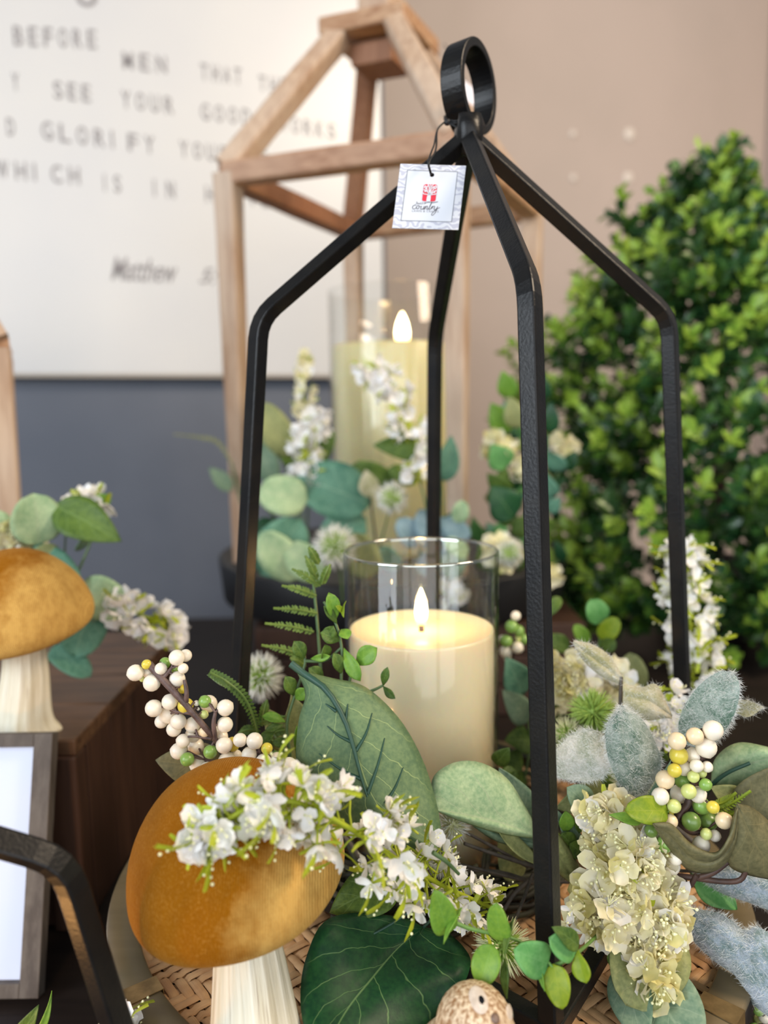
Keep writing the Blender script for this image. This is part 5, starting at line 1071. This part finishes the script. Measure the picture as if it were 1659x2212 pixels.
# ================================================================ REAR ARRANGEMENT ON THE BLACK TRAY
def many(r, lst, sh='round', tw=12):
    for b, t, w, m, d in lst: leaf(r, b + (d,), t + (d - .01,), w, m, rnd.uniform(-tw, tw), .08, .14, sh, n=10, m=6, thick=.0006)
r = pick('eucalyptus_pick', 'big blurred teal green leaves on the black tray inside the wooden lantern', 'greenery', (700, 1240, .88))
many(r, [((665, 1082), (556, 1062), 96, 'lf_pale', .82), ((800, 1090), (640, 1030), 130, 'lf_teal', .84), ((790, 1120), (690, 1170), 90, 'lf_teal', .84), ((560, 1240), (650, 1120), 120, 'lf_teal', .82), ((650, 1250), (560, 1150), 90, 'lf_pale', .81), ((700, 1230), (600, 1200), 90, 'lf_teal', .83), ((800, 1250), (765, 1150), 84, 'lf_olive', .80), ((720, 1060), (650, 1000), 80, 'lf_teal', .86), ((590, 1120), (560, 1180), 60, 'lf_dark', .84),
          ((760, 1090), (700, 1010), 70, 'lf_moss', .86), ((850, 1040), (760, 1005), 54, 'lf_moss', .86), ((900, 1040), (840, 1010), 44, 'lf_moss', .86), ((620, 1180), (700, 1250), 80, 'lf_pale', .80)])
for pts in ([(700, 1245, .88), (700, 1150, .87), (740, 1050, .86), (720, 1000, .86)], [(700, 1245, .88), (620, 1150, .86), (560, 1080, .84)]): stem(r, pts, .002, 'mstem')
r = pick('eucalyptus_pick', 'blue grey leaves between the black back leg and the thistle heads', 'greenery', (900, 1240, .88))
many(r, [((905, 1180), (860, 1120), 60, 'lf_blue', .84), ((960, 1190), (905, 1100), 76, 'lf_blue', .84), ((1010, 1170), (955, 1120), 56, 'lf_blue', .83), ((900, 1230), (980, 1200), 60, 'lf_blue', .84), ((860, 1230), (820, 1180), 50, 'lf_teal', .84), ((960, 1245), (1000, 1190), 60, 'lf_grey', .83), ((990, 1130), (1000, 1080), 40, 'lf_pale', .80), ((1010, 1200), (960, 1165), 40, 'lf_pale', .80)])
stem(r, [(900, 1240, .88), (920, 1150, .85), (990, 1100, .82)], .002, 'mstem')
r = pick('leaf_pick', 'single dark green leaf in front of the large rear candle', 'leaf', (960, 1100, .86)); leaf(r, (945, 962, .80), (806, 962, .795), 66, 'lf_moss', -8, .05, .15); stem(r, [(960, 1240, .88), (955, 1060, .83), (945, 962, .80)], .0015, 'mstem')
leaf(r, (960, 1040, .82), (975, 940, .81), 50, 'lf_teal', 10)
r = pick('eucalyptus_pick', 'olive green drooping leaf beside the left wooden post behind', 'greenery', (640, 1200, .9)); many(r, [((632, 985), (555, 870), 76, 'lf_olive', .88), ((600, 990), (560, 905), 60, 'lf_grey', .9), ((590, 1040), (560, 960), 60, 'lf_grey', .9), ((640, 1010), (600, 950), 40, 'lf_moss', .9), ((680, 1010), (720, 930), 40, 'lf_moss', .92)]); stem(r, [(640, 1240, .9), (640, 1090, .9), (600, 960, .9)], .002, 'mstem')
r = pick('fern_pick', 'olive feathery leaf poking out left of the tall wooden lantern', 'fern', (560, 1200, .95)); fern(r, [(500, 1000, .97), (470, 955, .97), (425, 944, .97), (375, 938, .97)], 12, 14, 'lf_olive', sub=False, w=.5, tilt=35); stem(r, [(560, 1215, .96), (520, 1080, .97), (500, 1000, .97)], .002, 'mstem'); leaf(r, (500, 1060, .97), (452, 1010, .97), 36, 'lf_grey', 10)
r = pick('flower_spray', 'blurred white flower spike left of the large rear candle', 'flowers', (660, 1220, .86)); spray(r, [(668, 1060, .84), (655, 1000, .84), (668, 940, .84), (690, 890, .84)], [26, 34, 38, 14], 34, FL_FAR, (.9, 1.2), seed=17); stem(r, [(660, 1220, .86), (665, 1100, .85), (668, 1040, .84)], .0015, 'mstem')
r = pick('flower_spray', 'faint pale green flower spike against the white sign', 'flowers', (660, 1200, .95)); spray(r, [(655, 900, .93), (656, 850, .93), (658, 800, .93), (660, 755, .93)], [26, 22, 14, 4], 20, FL_C, (.7, .9), seed=18); stem(r, [(660, 1220, .95), (650, 1050, .94), (655, 890, .93)], .0015, 'mstem')
r = pick('flower_spray', 'white flower spray arching in front of the large rear candle', 'flowers', (930, 1220, .84)); spray(r, [(905, 1040, .79), (900, 960, .79), (880, 900, .79), (845, 840, .79), (790, 780, .79)], [22, 34, 40, 36, 22], 44, FL_FAR, (.8, 1.1), seed=19); stem(r, [(930, 1220, .84), (925, 1120, .80), (905, 1030, .79)], .0015, 'mstem')
th('blurred white thistle head with green centre right of the teal leaves', 847, 1076, .79, 40, (800, 1240, .84), seed=31, sm='mstem', n=300)
th('large blurred white thistle head left of the glass cylinder rim', 724, 1180, .76, 54, (740, 1300, .80), seed=32, sm='mstem', n=360)
r = pick('leaf_pick', 'tan dried leaf among the teal leaves behind', 'leaf', (820, 1200, .87)); leaf(r, (800, 1075, .83), (790, 1015, .83), 46, 'fz_tan', 10, thick=.0006); stem(r, [(820, 1240, .87), (800, 1075, .83)], .0015, 'rstem')
r = pick('eucalyptus_pick', 'mixed green leaves right of the tall wooden lantern', 'greenery', (1120, 1230, .95))
for i in range(64):
    x, y = rnd.uniform(1045, 1240), rnd.uniform(860, 1235); 
    if x > 1180 and y < 930: continue
    a = rnd.uniform(.2, 2.9); d = rnd.uniform(.84, 1.0); L = rnd.uniform(36, 74)
    leaf(r, (x, y, d), (x + L * math.cos(a), y - L * math.sin(a), d - .01), L * rnd.uniform(.5, .8), rnd.choice(['lf_moss', 'lf_dark', 'lf_teal', 'lf_mint', 'lf_olive', 'lf_moss', 'lf_dark']), rnd.uniform(-35, 35), n=6, m=4, thick=.0006)
many(r, [((1100, 935), (1060, 870), 56, 'lf_bright', .86), ((1105, 860), (1085, 800), 44, 'lf_bright', .88), ((1110, 1120), (1060, 1050), 80, 'lf_dark', .84), ((1095, 1010), (1060, 960), 60, 'lf_mint', .85)], 'ovate')
for pts in ([(1120, 1235, .95), (1110, 1050, .93), (1090, 860, .9)], [(1150, 1235, .95), (1190, 1080, .95), (1220, 950, .95)]): stem(r, pts, .002, 'mstem')
r = pick('flower_cluster', 'small cream flowers in the blurred greenery behind the front leg', 'flowers', (1120, 1200, .93)); cluster(r, [(1080, 965, .86, 30), (1130, 1010, .86, 20), (1215, 960, .92, 26), (1085, 1190, .82, 40), (1180, 1240, .84, 20)], 46, FL_C, (1, 1.3), 23)
r = pick('flower_cluster', 'white flowers on the black tray seen through the glass cylinder', 'flowers', (980, 1240, .88)); cluster(r, [(985, 1275, .86, 26), (960, 1290, .86, 16)], 12, FL_W, (1.1, 1.4), 24)
th('pale blue-white thistle head behind the front leg on the black tray', 1100, 1195, .80, 36, (1120, 1238, .90), seed=33, sm='mstem', n=280)
# ---- boxwood
r = thing('boxwood_bush', 'large bushy green boxwood filling the right side behind the lantern', 'bush', V((.54, 1.25, TT)))
bd = 1.25; BX = P(1548, 900, bd); brnd = random.Random(11); Zt, Zb = onplane(1560, 400, BX, V((0, 1, 0))).z, TT + .012
fol = MB(); tw = MB(); tips = MB()
def bleaf(mb, p, ax, nor, L, w, m):
    s = ax.cross(nor).normalized(); k = .18
    v = [p, p + ax * L * .3 + s * w * .42 + nor * w * k, p + ax * L * .68 + s * w * .5 + nor * w * k, p + ax * L + nor * -.06 * L, p + ax * L * .68 - s * w * .5 + nor * w * k, p + ax * L * .3 - s * w * .42 + nor * w * k, p + ax * L * .35, p + ax * L * .7]
    mb.add(v, [(0, 1, 6), (6, 1, 2, 7), (7, 2, 3), (0, 6, 5), (5, 6, 7, 4), (4, 7, 3)], m)
RB = [(0, .006), (.06, .022), (.12, .06), (.18, .11), (.26, .16), (.38, .21), (.5, .25), (.62, .27), (.8, .275), (1, .285)]
def brad(h):
    for (a, b), (c, e) in zip(RB, RB[1:]):
        if h <= c: return b + (e - b) * (h - a) / (c - a)
    return .2
def bsprig(base, dr, L, nl, fresh):
    dr = dr.normalized(); pts = [base, base + dr * L * .5, base + dr * L + Z * .006]; tw.tube(pts, [.0012, .001, .0006], 4, 0, False)
    for k in range(nl):
        u = (k + 1) / nl; p = pts[0].lerp(pts[2], u)
        for sg in (-1, 1):
            o = (Matrix.Rotation((k % 2) * PI / 2 + brnd.uniform(-.4, .4), 3, dr) @ dr.orthogonal().normalized()) * sg
            ax = (o * .8 + dr * (.5 + .5 * u)).normalized(); nor = (dr * .8 - o * .4 + Z * .3); nor = (nor - ax * nor.dot(ax)).normalized()
            l = brnd.uniform(.0205, .0305) * (1 - .15 * u); m = 2 if (fresh and u > .45) else (1 if (brnd.random() < (.55 if fresh else .22)) else 0)
            bleaf(fol, p, ax, nor, l, l * brnd.uniform(.5, .62), m)
for i in range(1480):
    h = brnd.random() ** .68; a = brnd.uniform(0, 2 * PI)
    if math.sin(a) > .25 and brnd.random() < .8: a = -a
    lump = .96 + .20 * math.sin(3 * a + h * 11) + .14 * math.sin(7 * a + h * 23) + .12 * math.sin(h * 40 + a)
    R_ = brad(h) * lump; q = brnd.uniform(.45, 1) ** .6; z = Zt + (Zb - Zt) * h
    o = V((math.cos(a), math.sin(a), 0)); b = V((BX.x - .035 * (1 - h), BX.y, z)) + o * R_ * q
    bsprig(b, o * .75 + Z * brnd.uniform(.1, 1.1) + V((brnd.gauss(0, .25), brnd.gauss(0, .25), 0)), brnd.uniform(.04, .07), 5, q > .86 and brnd.random() < .75)
for (px, py, L_) in ((1558, 330, .10), (1335, 460, .09), (1480, 410, .08), (1290, 570, .06), (1420, 560, .08), (1250, 820, .05), (1300, 650, .05), (1655, 500, .08), (1600, 440, .07), (1215, 860, .05), (1500, 480, .08), (1380, 520, .05)):
    tp = P(px, py, bd - .08); c = V((BX.x, BX.y, tp.z - .22)); dr = (tp - c).normalized(); b = tp - dr * L_ * 1.4
    tw.tube([b - dr * .06, b, tp], [.002, .0016, .001], 5)
    for k in range(int(L_ * 110)):
        p = b.lerp(tp, (k + 1) / (L_ * 110)); bsprig(p, dr + V((brnd.gauss(0, .5), brnd.gauss(0, .5), brnd.gauss(0, .4))), .032, 4, brnd.random() < .7)
fol.build('foliage', [M['box1'], M['box2'], M['box3']], r, smooth=True)
tw.build('twigs', M['mstem'], r)
mb = MB(); mb.tube([(BX.x, BX.y, TT + .05), (BX.x + .01, BX.y, TT + .3), (BX.x, BX.y, Zt - .1)], [.014, .011, .004], 10); mb.build('trunk', M['rstem'], r)
mb = MB(); mb.lathe(V((BX.x, BX.y, TT)), [(1e-6, .001), (.075, .001), (.095, .105), (.10, .11), (.098, .115), (.088, .112), (.08, .09), (1e-6, .09)], 40); mb.build('pot', mat('dark_plant_pot', S(38, 34, 32), rough=.6), r)
# ================================================================ LIGHT AND CAMERA
def area(name, loc, tgt, sx, sy, e, col):
    l = bpy.data.lights.new(name, 'AREA'); l.shape = 'RECTANGLE'; l.size = sx; l.size_y = sy; l.energy = e; l.color = col
    o = bpy.data.objects.new(name, l); C.objects.link(o); o.location = loc; o.rotation_euler = (V(tgt) - V(loc)).to_track_quat('-Z', 'Y').to_euler(); return o
area('window_daylight', (-2.3, -1.3, 2.0), (0, .7, 1.0), 1.5, 1.6, 80, (.84, .92, 1.0))
area('ceiling_lamp_warm', (1.7, .2, 2.75), (.5, 1.2, 1.1), .7, .7, 55, (1.0, .80, .58))
area('shop_front_daylight', (.6, -2.8, 1.9), (.1, .8, 1.0), 5.0, 2.2, 98, (.95, .97, 1.0))
def point(name, loc, e, col, rad):
    l = bpy.data.lights.new(name, 'POINT'); l.energy = e; l.color = col; l.shadow_soft_size = rad; o = bpy.data.objects.new(name, l); C.objects.link(o); o.location = loc
point('candle_flame_glow', fl + Z * .018, .10, (1, .50, .15), .004)
point('rear_candle_flame_glow', f0 + Z * .02, .12, (1, .66, .30), .008)
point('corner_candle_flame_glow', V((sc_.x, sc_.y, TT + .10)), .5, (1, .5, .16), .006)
w = bpy.data.worlds.new('World'); bpy.context.scene.world = w; w.use_nodes = True
bg = w.node_tree.nodes['Background']; bg.inputs[0].default_value = (.88, .93, 1, 1); bg.inputs[1].default_value = .24
cam = bpy.data.cameras.new('Camera'); co = bpy.data.objects.new('Camera', cam); C.objects.link(co)
cam.sensor_fit = 'VERTICAL'; cam.sensor_height = 36; cam.lens = F_PX / 2212 * 36
co.matrix_world = Matrix.Translation(CAM) @ Matrix((RT, UP, -FW)).transposed().to_4x4()
cam.dof.use_dof = True; cam.dof.focus_distance = .385; cam.dof.aperture_fstop = 4.5; cam.clip_start = .02
sc = bpy.context.scene; sc.camera = co
sc.view_settings.view_transform = 'Standard'; sc.view_settings.look = 'None'; sc.view_settings.gamma = 1; sc.view_settings.exposure = 0; sc.view_settings.use_curve_mapping = False
sc.cycles.use_denoising = True; sc.cycles.max_bounces = 10; sc.cycles.transparent_max_bounces = 16; sc.cycles.caustics_reflective = False; sc.cycles.caustics_refractive = False
sc.cycles.sample_clamp_indirect = 6
